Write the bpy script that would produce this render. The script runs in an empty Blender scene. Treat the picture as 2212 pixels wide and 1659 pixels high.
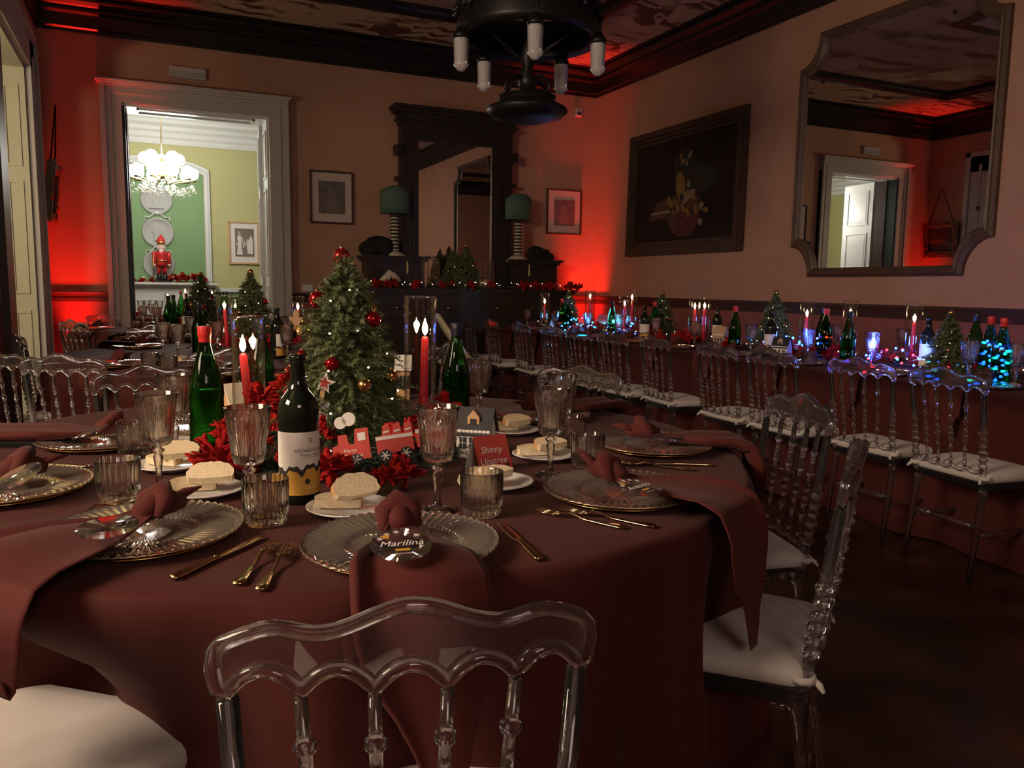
import bpy, math, random
from mathutils import Vector, Matrix
PI = math.pi
sc = bpy.context.scene
C = sc.collection
# ------------------------------------------------------------------ camera, world, lights, exposure
F_PX, PITCH, ROLL, YAW, EYE = 1726.65, 0.120894, 0.013801, 0.427484, 1.22
IW, IH = 2212, 1659
FW = Vector((math.sin(YAW)*math.cos(PITCH), math.cos(YAW)*math.cos(PITCH), -math.sin(PITCH)))
_rt = Vector((math.cos(YAW), -math.sin(YAW), 0)); _up = _rt.cross(FW)
RT = _rt*math.cos(ROLL) + _up*math.sin(ROLL); UP = -_rt*math.sin(ROLL) + _up*math.cos(ROLL)
cam_d = bpy.data.cameras.new('camera'); cam = bpy.data.objects.new('camera', cam_d); C.objects.link(cam)
cam.matrix_world = Matrix(((RT.x, UP.x, -FW.x, 0), (RT.y, UP.y, -FW.y, 0), (RT.z, UP.z, -FW.z, EYE), (0, 0, 0, 1)))
cam_d.sensor_fit = 'HORIZONTAL'; cam_d.sensor_width = 36; cam_d.lens = 36*F_PX/IW; cam_d.clip_start = 0.02
sc.camera = cam
w = bpy.data.worlds.new('world'); sc.world = w; w.use_nodes = True
w.node_tree.nodes['Background'].inputs[0].default_value = (0.02, 0.016, 0.014, 1)
w.node_tree.nodes['Background'].inputs[1].default_value = 1.0
sc.view_settings.view_transform = 'Standard'; sc.view_settings.look = 'None'
sc.view_settings.gamma = 1.0; sc.view_settings.use_curve_mapping = False
sc.view_settings.exposure = 0.15
sc.cycles.sample_clamp_indirect = 5.0
sc.cycles.transparent_max_bounces = 24
sc.cycles.max_bounces = 10; sc.cycles.diffuse_bounces = 2; sc.cycles.glossy_bounces = 6; sc.cycles.transmission_bounces = 8
sc.cycles.use_adaptive_sampling = True; sc.cycles.adaptive_threshold = 0.09; sc.cycles.adaptive_min_samples = 12
sc.cycles.use_denoising = True
sc.cycles.blur_glossy = 0.6

def lamp(name, kind, loc, energy, color, target=None, **kw):
    d = bpy.data.lights.new(name, kind); d.energy = energy; d.color = color
    for k, v in kw.items(): setattr(d, k, v)
    o = bpy.data.objects.new(name, d); C.objects.link(o); o.location = loc
    if target is not None:
        o.rotation_euler = (Vector(target)-Vector(loc)).to_track_quat('-Z', 'Y').to_euler()
    return o
# light of the neighbouring rooms, coming through their open doorways
lamp('hall_light', 'AREA', (0.0, -3.6, 2.9), 40, (1.0, 0.78, 0.66), (1.9, 2.5, 1.2), shape='RECTANGLE', size=1.8, size_y=1.0)
lamp('side_room_light', 'AREA', (-3.0, 1.2, 2.75), 160, (1.0, 0.76, 0.56), (0.9, 2.2, 0.8), shape='RECTANGLE', size=1.6, size_y=1.0)
lamp('left_room_light', 'POINT', (-2.2, 6.4, 2.2), 60, (1.0, 0.86, 0.55), shadow_soft_size=0.15)

# ------------------------------------------------------------------ pixel helpers: a ray of the photograph meets a real plane
def RAY(px, py): return FW + RT*((px-IW/2)/F_PX) - UP*((py-IH/2)/F_PX)
def on_z(px, py, z):
    d = RAY(px, py); return Vector((0, 0, EYE)) + d*((z-EYE)/d.z)
def on_x(px, py, x):
    d = RAY(px, py); return Vector((0, 0, EYE)) + d*(x/d.x)
def on_y(px, py, y):
    d = RAY(px, py); return Vector((0, 0, EYE)) + d*(y/d.y)
def at_d(px, py, dep): return Vector((0, 0, EYE)) + RAY(px, py)*dep
def depth_of(p): return (Vector(p)-Vector((0, 0, EYE))).dot(FW)

# ------------------------------------------------------------------ materials
MATS = {}
def mat(name, col=(0.8, 0.8, 0.8), rough=0.5, metal=0.0, trans=0.0, ior=1.45, emit=None, estr=0.0, spec=0.5,
        var=None, vscale=8.0, bump=0.0, bscale=40.0, sheen=0.0, coat=0.0, sss=0.0):
    m = bpy.data.materials.new(name); m.use_nodes = True; MATS[name] = m
    nt = m.node_tree; b = nt.nodes['Principled BSDF']
    b.inputs['Base Color'].default_value = (*col, 1); b.inputs['Roughness'].default_value = rough
    b.inputs['Metallic'].default_value = metal; b.inputs['Transmission Weight'].default_value = trans
    b.inputs['IOR'].default_value = ior; b.inputs['Specular IOR Level'].default_value = spec
    if sheen: b.inputs['Sheen Weight'].default_value = sheen
    if coat: b.inputs['Coat Weight'].default_value = coat
    if sss:
        b.inputs['Subsurface Weight'].default_value = sss; b.inputs['Subsurface Scale'].default_value = 0.01
    if emit:
        b.inputs['Emission Color'].default_value = (*emit, 1); b.inputs['Emission Strength'].default_value = estr
    if var or bump:
        tc = nt.nodes.new('ShaderNodeTexCoord')
    if var:
        n = nt.nodes.new('ShaderNodeTexNoise'); n.inputs['Scale'].default_value = vscale; n.inputs['Detail'].default_value = 5
        nt.links.new(tc.outputs['Object'], n.inputs['Vector'])
        r = nt.nodes.new('ShaderNodeValToRGB'); r.color_ramp.elements[0].position = 0.35; r.color_ramp.elements[1].position = 0.68
        r.color_ramp.elements[0].color = (*col, 1); r.color_ramp.elements[1].color = (*var, 1)
        nt.links.new(n.outputs['Fac'], r.inputs['Fac']); nt.links.new(r.outputs['Color'], b.inputs['Base Color'])
    if bump:
        n2 = nt.nodes.new('ShaderNodeTexNoise'); n2.inputs['Scale'].default_value = bscale; n2.inputs['Detail'].default_value = 4
        nt.links.new(tc.outputs['Object'], n2.inputs['Vector'])
        bp = nt.nodes.new('ShaderNodeBump'); bp.inputs['Strength'].default_value = bump; bp.inputs['Distance'].default_value = 0.01
        nt.links.new(n2.outputs['Fac'], bp.inputs['Height']); nt.links.new(bp.outputs['Normal'], b.inputs['Normal'])
    return m
def thin_glass(name, tint=(1, 1, 1), refl=0.09):
    m = bpy.data.materials.new(name); m.use_nodes = True; MATS[name] = m
    nt = m.node_tree; nt.nodes.clear()
    out = nt.nodes.new('ShaderNodeOutputMaterial'); mx = nt.nodes.new('ShaderNodeMixShader')
    tr = nt.nodes.new('ShaderNodeBsdfTransparent'); tr.inputs[0].default_value = (*tint, 1)
    gl = nt.nodes.new('ShaderNodeBsdfGlossy'); gl.inputs['Roughness'].default_value = 0.03
    lw = nt.nodes.new('ShaderNodeLayerWeight'); lw.inputs['Blend'].default_value = 0.4
    mr = nt.nodes.new('ShaderNodeMapRange'); mr.inputs['To Min'].default_value = refl*0.6; mr.inputs['To Max'].default_value = 0.9
    nt.links.new(lw.outputs['Facing'], mr.inputs['Value'])
    pw = nt.nodes.new('ShaderNodeMath'); pw.operation = 'POWER'; pw.inputs[1].default_value = 2.0
    nt.links.new(lw.outputs['Facing'], pw.inputs[0]); nt.links.new(pw.outputs[0], mr.inputs['Value'])
    nt.links.new(mr.outputs['Result'], mx.inputs['Fac']); nt.links.new(tr.outputs[0], mx.inputs[1]); nt.links.new(gl.outputs[0], mx.inputs[2])
    nt.links.new(mx.outputs[0], out.inputs['Surface'])
    return m
def clear_glass(name, col, rough, ior, thru, haze=0.0):
    """clear glass: full Fresnel reflection; part of the light is bent, part goes straight through"""
    m = bpy.data.materials.new(name); m.use_nodes = True; MATS[name] = m; nt = m.node_tree; nt.nodes.clear(); N = nt.nodes.new
    out = N('ShaderNodeOutputMaterial'); fr = N('ShaderNodeFresnel'); fr.inputs['IOR'].default_value = ior
    rf = N('ShaderNodeBsdfRefraction'); rf.inputs['IOR'].default_value = ior; rf.inputs['Roughness'].default_value = rough; rf.inputs['Color'].default_value = (*col, 1)
    gl = N('ShaderNodeBsdfGlossy'); gl.inputs['Roughness'].default_value = rough
    tr = N('ShaderNodeBsdfTransparent'); tr.inputs[0].default_value = (*col, 1)
    m1 = N('ShaderNodeMixShader'); m1.inputs['Fac'].default_value = thru; m2 = N('ShaderNodeMixShader')
    nt.links.new(rf.outputs[0], m1.inputs[1]); nt.links.new(tr.outputs[0], m1.inputs[2])
    nt.links.new(fr.outputs[0], m2.inputs['Fac']); nt.links.new(m1.outputs[0], m2.inputs[1]); nt.links.new(gl.outputs[0], m2.inputs[2])
    df = N('ShaderNodeBsdfDiffuse'); df.inputs['Color'].default_value = (*col, 1); m3 = N('ShaderNodeMixShader'); m3.inputs['Fac'].default_value = haze    # fine scuffs, as a diffuse share added to brighten the clear glass
    nt.links.new(m2.outputs[0], m3.inputs[1]); nt.links.new(df.outputs[0], m3.inputs[2]); nt.links.new(m3.outputs[0], out.inputs['Surface'])
    return m
def ornament(name, base, dark, light, scale, dist=6.0):
    """painted scrollwork: warped rings on a tan ground"""
    m = mat(name, base, 0.7); nt = m.node_tree; b = nt.nodes['Principled BSDF']
    tc = nt.nodes.new('ShaderNodeTexCoord')
    wv = nt.nodes.new('ShaderNodeTexWave'); wv.wave_type = 'RINGS'; wv.inputs['Scale'].default_value = scale
    wv.inputs['Distortion'].default_value = dist; wv.inputs['Detail'].default_value = 2.0; wv.inputs['Detail Scale'].default_value = 1.3
    vo = nt.nodes.new('ShaderNodeTexVoronoi'); vo.inputs['Scale'].default_value = scale*0.9
    nt.links.new(tc.outputs['Object'], vo.inputs['Vector'])
    sub = nt.nodes.new('ShaderNodeVectorMath'); sub.operation = 'SUBTRACT'
    nt.links.new(tc.outputs['Object'], sub.inputs[0]); nt.links.new(vo.outputs['Position'], sub.inputs[1])
    nt.links.new(sub.outputs[0], wv.inputs['Vector'])
    r = nt.nodes.new('ShaderNodeValToRGB'); e = r.color_ramp.elements
    e[0].position = 0.0; e[0].color = (*dark, 1); e[1].position = 1.0; e[1].color = (*light, 1)
    for p_, c_ in ((0.28, dark), (0.4, base), (0.8, base), (0.9, light)):
        q = e.new(p_); q.color = (*c_, 1)
    nt.links.new(wv.outputs['Fac'], r.inputs['Fac'])
    n = nt.nodes.new('ShaderNodeTexNoise'); n.inputs['Scale'].default_value = 1.7; nt.links.new(tc.outputs['Object'], n.inputs['Vector'])
    mr = nt.nodes.new('ShaderNodeMapRange'); mr.inputs['From Min'].default_value = 0.42; mr.inputs['From Max'].default_value = 0.55
    nt.links.new(n.outputs['Fac'], mr.inputs['Value'])
    mx = nt.nodes.new('ShaderNodeMixRGB'); mx.inputs[1].default_value = (*base, 1)
    nt.links.new(mr.outputs['Result'], mx.inputs['Fac']); nt.links.new(r.outputs['Color'], mx.inputs[2])
    nt.links.new(mx.outputs['Color'], b.inputs['Base Color'])
    return m

mat('plaster', (0.46, 0.245, 0.155), 0.75, var=(0.51, 0.28, 0.18), vscale=2.2, bump=0.12, bscale=55)
mat('dado_paint', (0.27, 0.085, 0.07), 0.6, var=(0.32, 0.10, 0.085), vscale=3, bump=0.08, bscale=45)
mat('black_wood', (0.018, 0.014, 0.014), 0.32, var=(0.03, 0.022, 0.02), vscale=12)
mat('dark_wood', (0.022, 0.014, 0.011), 0.45, var=(0.035, 0.02, 0.014), vscale=9, bump=0.1, bscale=25)
mat('brown_rail', (0.06, 0.025, 0.02), 0.4)
ornament('frieze_paint', (0.55, 0.40, 0.25), (0.14, 0.06, 0.04), (0.6, 0.46, 0.32), 1.9)
ornament('ceiling_paint', (0.46, 0.31, 0.22), (0.22, 0.11, 0.08), (0.5, 0.36, 0.26), 0.9, 4.0)
mat('ceiling_field', (0.50, 0.38, 0.33), 0.8, var=(0.45, 0.33, 0.28), vscale=1.2)
mat('floor_wood', (0.03, 0.012, 0.008), 0.3, var=(0.11, 0.045, 0.022), vscale=3.4, bump=0.06, bscale=14)
mat('trim_white', (0.58, 0.52, 0.48), 0.45)
mat('gloss_white', (0.78, 0.78, 0.76), 0.22)
mat('panel_cream', (0.62, 0.58, 0.42), 0.4)
mat('green_wall', (0.20, 0.34, 0.15), 0.6)
mat('jamb_shade', (0.012, 0.02, 0.018), 0.35)  # shade on the unlit left side of the doorway, put into the colour
mat('yellow_wall', (0.52, 0.50, 0.24), 0.7)
mat('white_plaster', (0.72, 0.72, 0.69), 0.55)
mat('medallion_plaster', (0.46, 0.46, 0.44), 0.6)
mat('burgundy', (0.068, 0.0145, 0.012), 0.75, spec=.15, sheen=0.04, bump=0.05, bscale=500)
mat('napkin', (0.090, 0.019, 0.016), 0.75, spec=.15, sheen=0.05, bump=0.06, bscale=600)
clear_glass('acrylic', (0.97, 0.96, 0.98), 0.02, 1.46, 0.48, 0.010)
clear_glass('crystal', (1.0, 0.98, 0.96), 0.01, 1.52, 0.45, 0.006)
mat('charger_glass', (1.0, 0.90, 0.72), 0.06, trans=0.9, ior=1.5, coat=0.8)
mat('gold_rim', (0.75, 0.47, 0.18), 0.22, metal=1.0)
thin_glass('thin_glass')
clear_glass('green_glass', (0.26, 0.62, 0.29), 0.03, 1.3, 0.75)
clear_glass('green_water', (0.42, 0.74, 0.40), 0.02, 1.2, 0.6)
mat('wine_glass_dark', (0.012, 0.016, 0.012), 0.05, trans=0.25, ior=1.5)
mat('red_plastic', (0.62, 0.03, 0.03), 0.35)
mat('blue_plastic', (0.014, 0.016, 0.035), 0.35)
mat('paper_white', (0.78, 0.73, 0.68), 0.6)
mat('paper_ochre', (0.62, 0.33, 0.05), 0.6)
mat('paper_red', (0.55, 0.07, 0.055), 0.55)
mat('paper_dark', (0.03, 0.026, 0.03), 0.6)
mat('ink', (0.03, 0.03, 0.035), 0.6)
mat('ink_white', (0.85, 0.82, 0.8), 0.6)
mat('gold', (0.80, 0.50, 0.20), 0.2, metal=1.0)
mat('steel_gold', (0.78, 0.58, 0.33), 0.16, metal=1.0)
mat('candle_wax', (0.75, 0.03, 0.05), 0.45, sss=0.3)
mat('wick', (0.02, 0.015, 0.01), 0.8)
mat('flame', (1, 0.8, 0.4), 0.5, emit=(1.0, 0.72, 0.34), estr=40)
mat('needle', (0.095, 0.125, 0.05), 0.5, var=(0.15, 0.18, 0.075), vscale=30)
mat('needle_dark', (0.02, 0.045, 0.03), 0.55, var=(0.03, 0.06, 0.035), vscale=30)
mat('bark', (0.06, 0.035, 0.02), 0.8)
mat('red_felt', (0.42, 0.016, 0.014), 0.9, var=(0.26, 0.012, 0.012), vscale=40, spec=.1)
mat('ball_red', (0.62, 0.02, 0.03), 0.08, metal=0.9)
mat('ball_gold', (0.72, 0.42, 0.14), 0.25, metal=1.0)
mat('copper_wire', (0.5, 0.4, 0.28), 0.35, metal=1.0)
mat('bulb_warm', (1, 0.9, 0.7), 0.4, emit=(1.0, 0.88, 0.62), estr=14)
mat('bulb_blue', (0.1, 0.2, 1), 0.4, emit=(0.012, 0.035, 1.0), estr=30)
mat('bulb_cyan', (0.1, 0.7, 1), 0.4, emit=(0.01, 0.35, 0.9), estr=16)
mat('bulb_red', (1, 0.1, 0.1), 0.4, emit=(1.0, 0.02, 0.03), estr=9)
mat('crumb', (0.82, 0.69, 0.47), 0.85, bump=0.2, bscale=260, var=(0.74, 0.58, 0.36), vscale=120)
mat('crust', (0.46, 0.23, 0.08), 0.7, var=(0.60, 0.36, 0.15), vscale=60)
mat('ceramic', (0.80, 0.78, 0.75), 0.12, coat=0.4)
mat('cushion', (0.56, 0.51, 0.47), 0.75, sheen=0.2, bump=0.05, bscale=300)
mat('card_white', (0.74, 0.69, 0.64), 0.6)
mat('plywood', (0.60, 0.36, 0.18), 0.6)
mat('mirror_glass', (0.86, 0.84, 0.82), 0.0, metal=1.0)
mat('frame_brown', (0.06, 0.03, 0.02), 0.65, var=(0.085, 0.045, 0.025), vscale=14)
mat('frame_gilt', (0.42, 0.27, 0.10), 0.38, metal=0.7, bump=0.6, bscale=60)
mat('mat_board', (0.62, 0.50, 0.42), 0.8)
mat('print_dark', (0.13, 0.10, 0.09), 0.7, var=(0.20, 0.16, 0.14), vscale=14)
mat('print_mid', (0.21, 0.17, 0.145), 0.7)
mat('canvas_dark', (0.022, 0.014, 0.012), 0.75, spec=.2, var=(0.035, 0.022, 0.014), vscale=3)
mat('paint_red', (0.10, 0.024, 0.018), 0.7); mat('paint_yellow', (0.24, 0.13, 0.035), 0.7)
mat('paint_cream', (0.26, 0.19, 0.12), 0.7); mat('paint_green', (0.026, 0.024, 0.013), 0.7); mat('paint_brown', (0.09, 0.045, 0.022), 0.7)
mat('shade_green', (0.075, 0.13, 0.09), 0.7)
mat('stripe_light', (0.55, 0.48, 0.36), 0.5); mat('stripe_dark', (0.02, 0.018, 0.016), 0.5)
mat('iron', (0.014, 0.012, 0.012), 0.42, metal=0.4)
mat('frosted_glass', (0.9, 0.86, 0.84), 0.32, trans=0.6, ior=1.45, bump=0.3, bscale=70)
mat('globe', (1, 1, 1), 0.4, emit=(1.0, 0.97, 0.9), estr=14)
mat('brass', (0.7, 0.55, 0.28), 0.3, metal=1.0)
mat('cream_plastic', (0.66, 0.60, 0.42), 0.4)
mat('black_cloth', (0.008, 0.008, 0.009), 0.85)
mat('skin_paint', (0.75, 0.5, 0.38), 0.5); mat('boot_black', (0.015, 0.015, 0.015), 0.3); mat('hair_white', (0.8, 0.8, 0.78), 0.8)
mat('tag_yellow', (0.6, 0.5, 0.2), 0.6)
mat('led_red', (1, 0.1, 0.05), 0.4, emit=(1.0, 0.03, 0.015), estr=30)

# ------------------------------------------------------------------ mesh builder
class MB:
    def __init__(s): s.v = []; s.f = []; s.m = []; s.mi = 0
    def add(s, vs, fs):
        o = len(s.v); s.v += [tuple(q) for q in vs]; s.f += [tuple(i+o for i in q) for q in fs]; s.m += [s.mi]*len(fs)
        return s
    def box(s, x0, x1, y0, y1, z0, z1):
        v = [(x, y, z) for z in (z0, z1) for y in (y0, y1) for x in (x0, x1)]
        return s.add(v, [(0, 2, 3, 1), (4, 5, 7, 6), (0, 1, 5, 4), (2, 6, 7, 3), (0, 4, 6, 2), (1, 3, 7, 5)])
    def obox(s, c, ax, ay, az):
        c = Vector(c); ax = Vector(ax); ay = Vector(ay); az = Vector(az)
        v = [c + ax*i + ay*j + az*k for k in (-1, 1) for j in (-1, 1) for i in (-1, 1)]
        return s.add(v, [(0, 2, 3, 1), (4, 5, 7, 6), (0, 1, 5, 4), (2, 6, 7, 3), (0, 4, 6, 2), (1, 3, 7, 5)])
    def frame_axes(s, d):
        d = Vector(d).normalized(); a = Vector((0, 0, 1)) if abs(d.z) < 0.9 else Vector((1, 0, 0))
        u = d.cross(a).normalized(); return d, u, d.cross(u)
    def lathe(s, prof, seg=16, p0=(0, 0, 0), d=(0, 0, 1), close=True, rib=None):
        """prof: list of (radius, distance along d)"""
        p0 = Vector(p0); d, u, w_ = s.frame_axes(d); n = len(prof); vs = []; fs = []
        for r, t in prof:
            for k in range(seg):
                a = 2*PI*k/seg; rr = r*(1 + (rib(a, t) if rib else 0))
                vs.append(p0 + d*t + (u*math.cos(a) + w_*math.sin(a))*rr)
        for i in range(n-1):
            for k in range(seg):
                k2 = (k+1) % seg; fs.append((i*seg+k, i*seg+k2, (i+1)*seg+k2, (i+1)*seg+k))
        if close:
            fs.append(tuple(range(seg-1, -1, -1))); fs.append(tuple((n-1)*seg+k for k in range(seg)))
        return s.add(vs, fs)
    def tube(s, pts, r, seg=8, closed=False, flat=1.0):
        pts = [Vector(p) for p in pts]; n = len(pts); vs = []; fs = []
        rs = r if isinstance(r, (list, tuple)) else [r]*n
        prev = None
        for i in range(n):
            a = pts[i-1] if (i > 0 or closed) else pts[i]; b = pts[(i+1) % n] if (i < n-1 or closed) else pts[i]
            d = (b-a).normalized() if (b-a).length > 1e-9 else Vector((0, 0, 1))
            if prev is None: d, u, w_ = s.frame_axes(d)
            else:
                u = (prev - d*prev.dot(d)); u = u.normalized() if u.length > 1e-6 else s.frame_axes(d)[1]; w_ = d.cross(u)
            prev = u
            for k in range(seg):
                t = 2*PI*k/seg; vs.append(pts[i] + u*math.cos(t)*rs[i] + w_*math.sin(t)*rs[i]*flat)
        m = n if closed else n-1
        for i in range(m):
            j = (i+1) % n
            for k in range(seg):
                k2 = (k+1) % seg; fs.append((i*seg+k, i*seg+k2, j*seg+k2, j*seg+k))
        if not closed:
            fs.append(tuple(range(seg-1, -1, -1))); fs.append(tuple((n-1)*seg+k for k in range(seg)))
        return s.add(vs, fs)
    def grid(s, nu, nv, fn, wrap_u=False):
        vs = [fn(i/(nu if wrap_u else nu-1), j/(nv-1)) for j in range(nv) for i in range(nu)]; fs = []
        for j in range(nv-1):
            for i in range(nu if wrap_u else nu-1):
                i2 = (i+1) % nu; fs.append((j*nu+i, j*nu+i2, (j+1)*nu+i2, (j+1)*nu+i))
        return s.add(vs, fs)
    def prism(s, poly, o, ex, ey, ez, side_mi=None):
        """poly in 2D, placed at o with axes ex, ey, extruded by ez (with both caps)"""
        o = Vector(o); ex = Vector(ex); ey = Vector(ey); ez = Vector(ez); n = len(poly)
        b = [o + ex*x + ey*y for x, y in poly]; vs = b + [p + ez for p in b]; m0 = s.mi
        s.add(vs, [tuple(range(n-1, -1, -1)), tuple(range(n, 2*n))])
        if side_mi is not None: s.mi = side_mi
        s.add(vs, [(i, (i+1) % n, n+(i+1) % n, n+i) for i in range(n)]); s.mi = m0
        return s
    def ball(s, c, r, seg=12, ring=8, sq=(1, 1, 1), rot=None):
        c = Vector(c); vs = []; fs = []
        for j in range(ring+1):
            t = PI*j/ring
            for i in range(seg):
                a = 2*PI*i/seg; q = Vector((math.sin(t)*math.cos(a)*sq[0], math.sin(t)*math.sin(a)*sq[1], math.cos(t)*sq[2]))*r
                vs.append(c + (rot @ q if rot else q))
        for j in range(ring):
            for i in range(seg):
                i2 = (i+1) % seg; fs.append((j*seg+i, (j+1)*seg+i, (j+1)*seg+i2, j*seg+i2))
        return s.add(vs, fs)
    def mesh(s, name, mats, smooth=False):
        me = bpy.data.meshes.new(name); me.from_pydata(s.v, [], s.f)
        for q in (mats if isinstance(mats, (list, tuple)) else [mats]): me.materials.append(MATS[q])
        me.polygons.foreach_set('material_index', s.m)
        if smooth: me.polygons.foreach_set('use_smooth', [True]*len(me.polygons))
        me.update(); return me

def obj(name, me, parent=None, loc=(0, 0, 0), rot=(0, 0, 0), scale=None):
    o = bpy.data.objects.new(name, me); C.objects.link(o); o.location = loc; o.rotation_euler = rot
    if scale is not None: o.scale = scale if isinstance(scale, (tuple, list)) else (scale,)*3
    if parent: o.parent = parent
    return o
def tag(o, label, cat, group=None):
    o['label'] = label; o['category'] = cat
    if group: o['group'] = group
    return o
def thing(name, label, cat, loc=(0, 0, 0), rz=0, group=None, scale=None):
    return tag(obj(name, None, None, loc, (0, 0, rz), scale), label, cat, group)
def part(name, mb, mats, parent, smooth=False, **kw): return obj(name, mb.mesh(name, mats, smooth), parent, **kw)
def struct(name, mb, mats, smooth=False, parent=None):
    o = obj(name, mb.mesh(name, mats, smooth), parent)
    if parent is None: o['kind'] = 'structure'
    return o
def bevel(o, w_, seg=2):
    m = o.modifiers.new('bevel', 'BEVEL'); m.width = w_; m.segments = seg; m.limit_method = 'ANGLE'; return o
def text_mesh(s, size, mats, ext=0.0, shear=0.0, align='CENTER'):
    cu = bpy.data.curves.new('lettering', 'FONT'); cu.body = s; cu.size = size; cu.align_x = align; cu.align_y = 'CENTER'
    cu.extrude = ext; cu.shear = shear; cu.resolution_u = 2
    o = bpy.data.objects.new('lettering', cu); C.objects.link(o)
    dg = bpy.context.evaluated_depsgraph_get(); me = bpy.data.meshes.new_from_object(o.evaluated_get(dg))
    bpy.data.objects.remove(o); bpy.data.curves.remove(cu)
    me.materials.clear(); me.materials.append(MATS[mats]); return me
def inst(proto, name, label, cat, loc, rz=0, group=None, scale=None):
    """proto: list of (part name, mesh, location, rotation, sub-parts)"""
    t = thing(name, label, cat, loc, rz, group, scale)
    for pn, me, l, r, subs in proto:
        q = obj(pn, me, t, l, r)
        for pn2, me2, l2, r2 in subs: obj(pn2, me2, q, l2, r2)
    return t
def P_(name, mb, mats, smooth=False, loc=(0, 0, 0), rot=(0, 0, 0), subs=()): return (name, mb.mesh(name, mats, smooth), loc, rot, subs)
def M_(name, me, loc=(0, 0, 0), rot=(0, 0, 0), subs=()): return (name, me, loc, rot, subs)
# ------------------------------------------------------------------ the room
XL, XR, YB, YF = -0.91, 5.50, 9.504, -2.2
ZC, ZR, ZT = 3.704, 1.1175, 4.05
TH = 0.35
fl = MB().box(-4.2, XR+TH, YF-3.0, 14.0, -0.1, 0.0)
struct('floor', fl, 'floor_wood')
def wall_mb(): return MB()
wb = wall_mb()
OX0, OX1, OZ = -0.17, 1.30, 3.06          # doorway in the back wall
for x0, x1 in ((XL-TH, OX0), (OX1, XR+TH)):
    wb.mi = 1; wb.box(x0, x1, YB, YB+TH, 0, ZR-0.05); wb.mi = 0; wb.box(x0, x1, YB, YB+TH, ZR-0.05, ZT+0.2)
wb.box(OX0, OX1, YB, YB+TH, OZ, ZT+0.2)
struct('wall_back', wb, ['plaster', 'dado_paint'])
wr = wall_mb(); wr.mi = 1; wr.box(XR, XR+TH, YF, YB, 0, ZR-0.05); wr.mi = 0; wr.box(XR, XR+TH, YF, YB, ZR-0.05, ZT+0.2)
struct('wall_right', wr, ['plaster', 'dado_paint'])
LY0, LY1, LZ = 6.75, 8.45, 3.10             # doorway in the left wall, far
NY0, NY1, NZ = 0.2, 4.6, 3.10               # wide opening in the left wall, beside the camera
wl = wall_mb()
for y0, y1 in ((YF, NY0), (NY1, LY0), (LY1, YB)):
    wl.mi = 1; wl.box(XL-TH, XL, y0, y1, 0, ZR-0.05); wl.mi = 0; wl.box(XL-TH, XL, y0, y1, ZR-0.05, ZT+0.2)
wl.box(XL-TH, XL, NY0, NY1, NZ, ZT+0.2); wl.box(XL-TH, XL, LY0, LY1, LZ, ZT+0.2)
struct('wall_left', wl, ['plaster', 'dado_paint'])
wf = wall_mb()
for x0, x1 in ((XL-TH, -0.8), (1.6, XR+TH)):
    wf.mi = 1; wf.box(x0, x1, YF-TH, YF, 0, ZR-0.05); wf.mi = 0; wf.box(x0, x1, YF-TH, YF, ZR-0.05, ZT+0.2)
wf.box(-0.8, 1.6, YF-TH, YF, 3.1, ZT+0.2)
struct('wall_front', wf, ['plaster', 'dado_paint'])
# side room and hall shells (behind the openings)
ws = MB(); ws.box(-4.2, -4.1, -2.0, 9.5, 0, 3.6); ws.box(-4.2, XL-TH, 9.4, 9.5, 0, 3.6); ws.box(-4.2, XL-TH, -2.1, -2.0, 0, 3.6); ws.box(-4.2, XL-TH, -2.1, 9.5, 3.6, 3.7)
struct('wall_side', ws, 'yellow_wall')
wh = MB(); wh.box(-2.2, 3.2, -5.2, -5.1, 0, 3.6); wh.box(-2.3, -2.2, -5.2, YF-TH, 0, 3.6); wh.box(3.2, 3.3, -5.2, YF-TH, 0, 3.6); wh.box(-2.3, 3.3, -5.2, YF-TH, 3.6, 3.7)
struct('wall_hall', wh, 'plaster')
# ceiling: painted frieze strip, dark moulding, painted field
ce = MB()
ce.mi = 0
a, b, za, zb = 0.12, 0.95, ZT-0.01, 4.12
X0, X1, Y0, Y1 = XL, XR, YF, YB
ce.add([(X0+a, Y0+a, za), (X1-a, Y0+a, za), (X1-a, Y1-a, za), (X0+a, Y1-a, za), (X0+b, Y0+b, zb), (X1-b, Y0+b, zb), (X1-b, Y1-b, zb), (X0+b, Y1-b, zb)],
       [(0, 4, 5, 1), (1, 5, 6, 2), (2, 6, 7, 3), (3, 7, 4, 0)])
ce.mi = 1; ce.add([(X0+b, Y0+b, zb+.02), (X1-b, Y0+b, zb+.02), (X1-b, Y1-b, zb+.02), (X0+b, Y1-b, zb+.02)], [(3, 2, 1, 0)])
ce.box(X0-TH, X1+TH, Y0-TH, Y1+TH, ZT+0.2, ZT+0.3)
struct('ceiling', ce, ['frieze_paint', 'ceiling_paint'])
def ring_trim(name, x0, x1, y0, y1, prof, m):
    """profile of (inset, z) swept round a rectangle, mitred"""
    mb = MB(); n = len(prof); vs = []
    for d, z in prof: vs += [(x0+d, y0+d, z), (x1-d, y0+d, z), (x1-d, y1-d, z), (x0+d, y1-d, z)]
    fs = []
    for i in range(n-1):
        for k in range(4):
            k2 = (k+1) % 4; fs.append((i*4+k, (i+1)*4+k, (i+1)*4+k2, i*4+k2))
    mb.add(vs, fs); return struct(name, mb, m)
ring_trim('trim_1', X0, X1, Y0, Y1, [(0, ZC), (0.022, ZC), (0.022, ZC+0.03), (0.04, ZC+0.045), (0.04, ZC+0.17), (0.075, ZC+0.19), (0.075, ZC+0.215), (0.06, ZC+0.225), (0.09, ZC+0.25), (0.13, ZC+0.275), (0.13, ZC+0.30), (0.10, ZC+0.315), (0.17, ZC+0.335), (0.17, ZT), (0.0, ZT)], 'black_wood')
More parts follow.
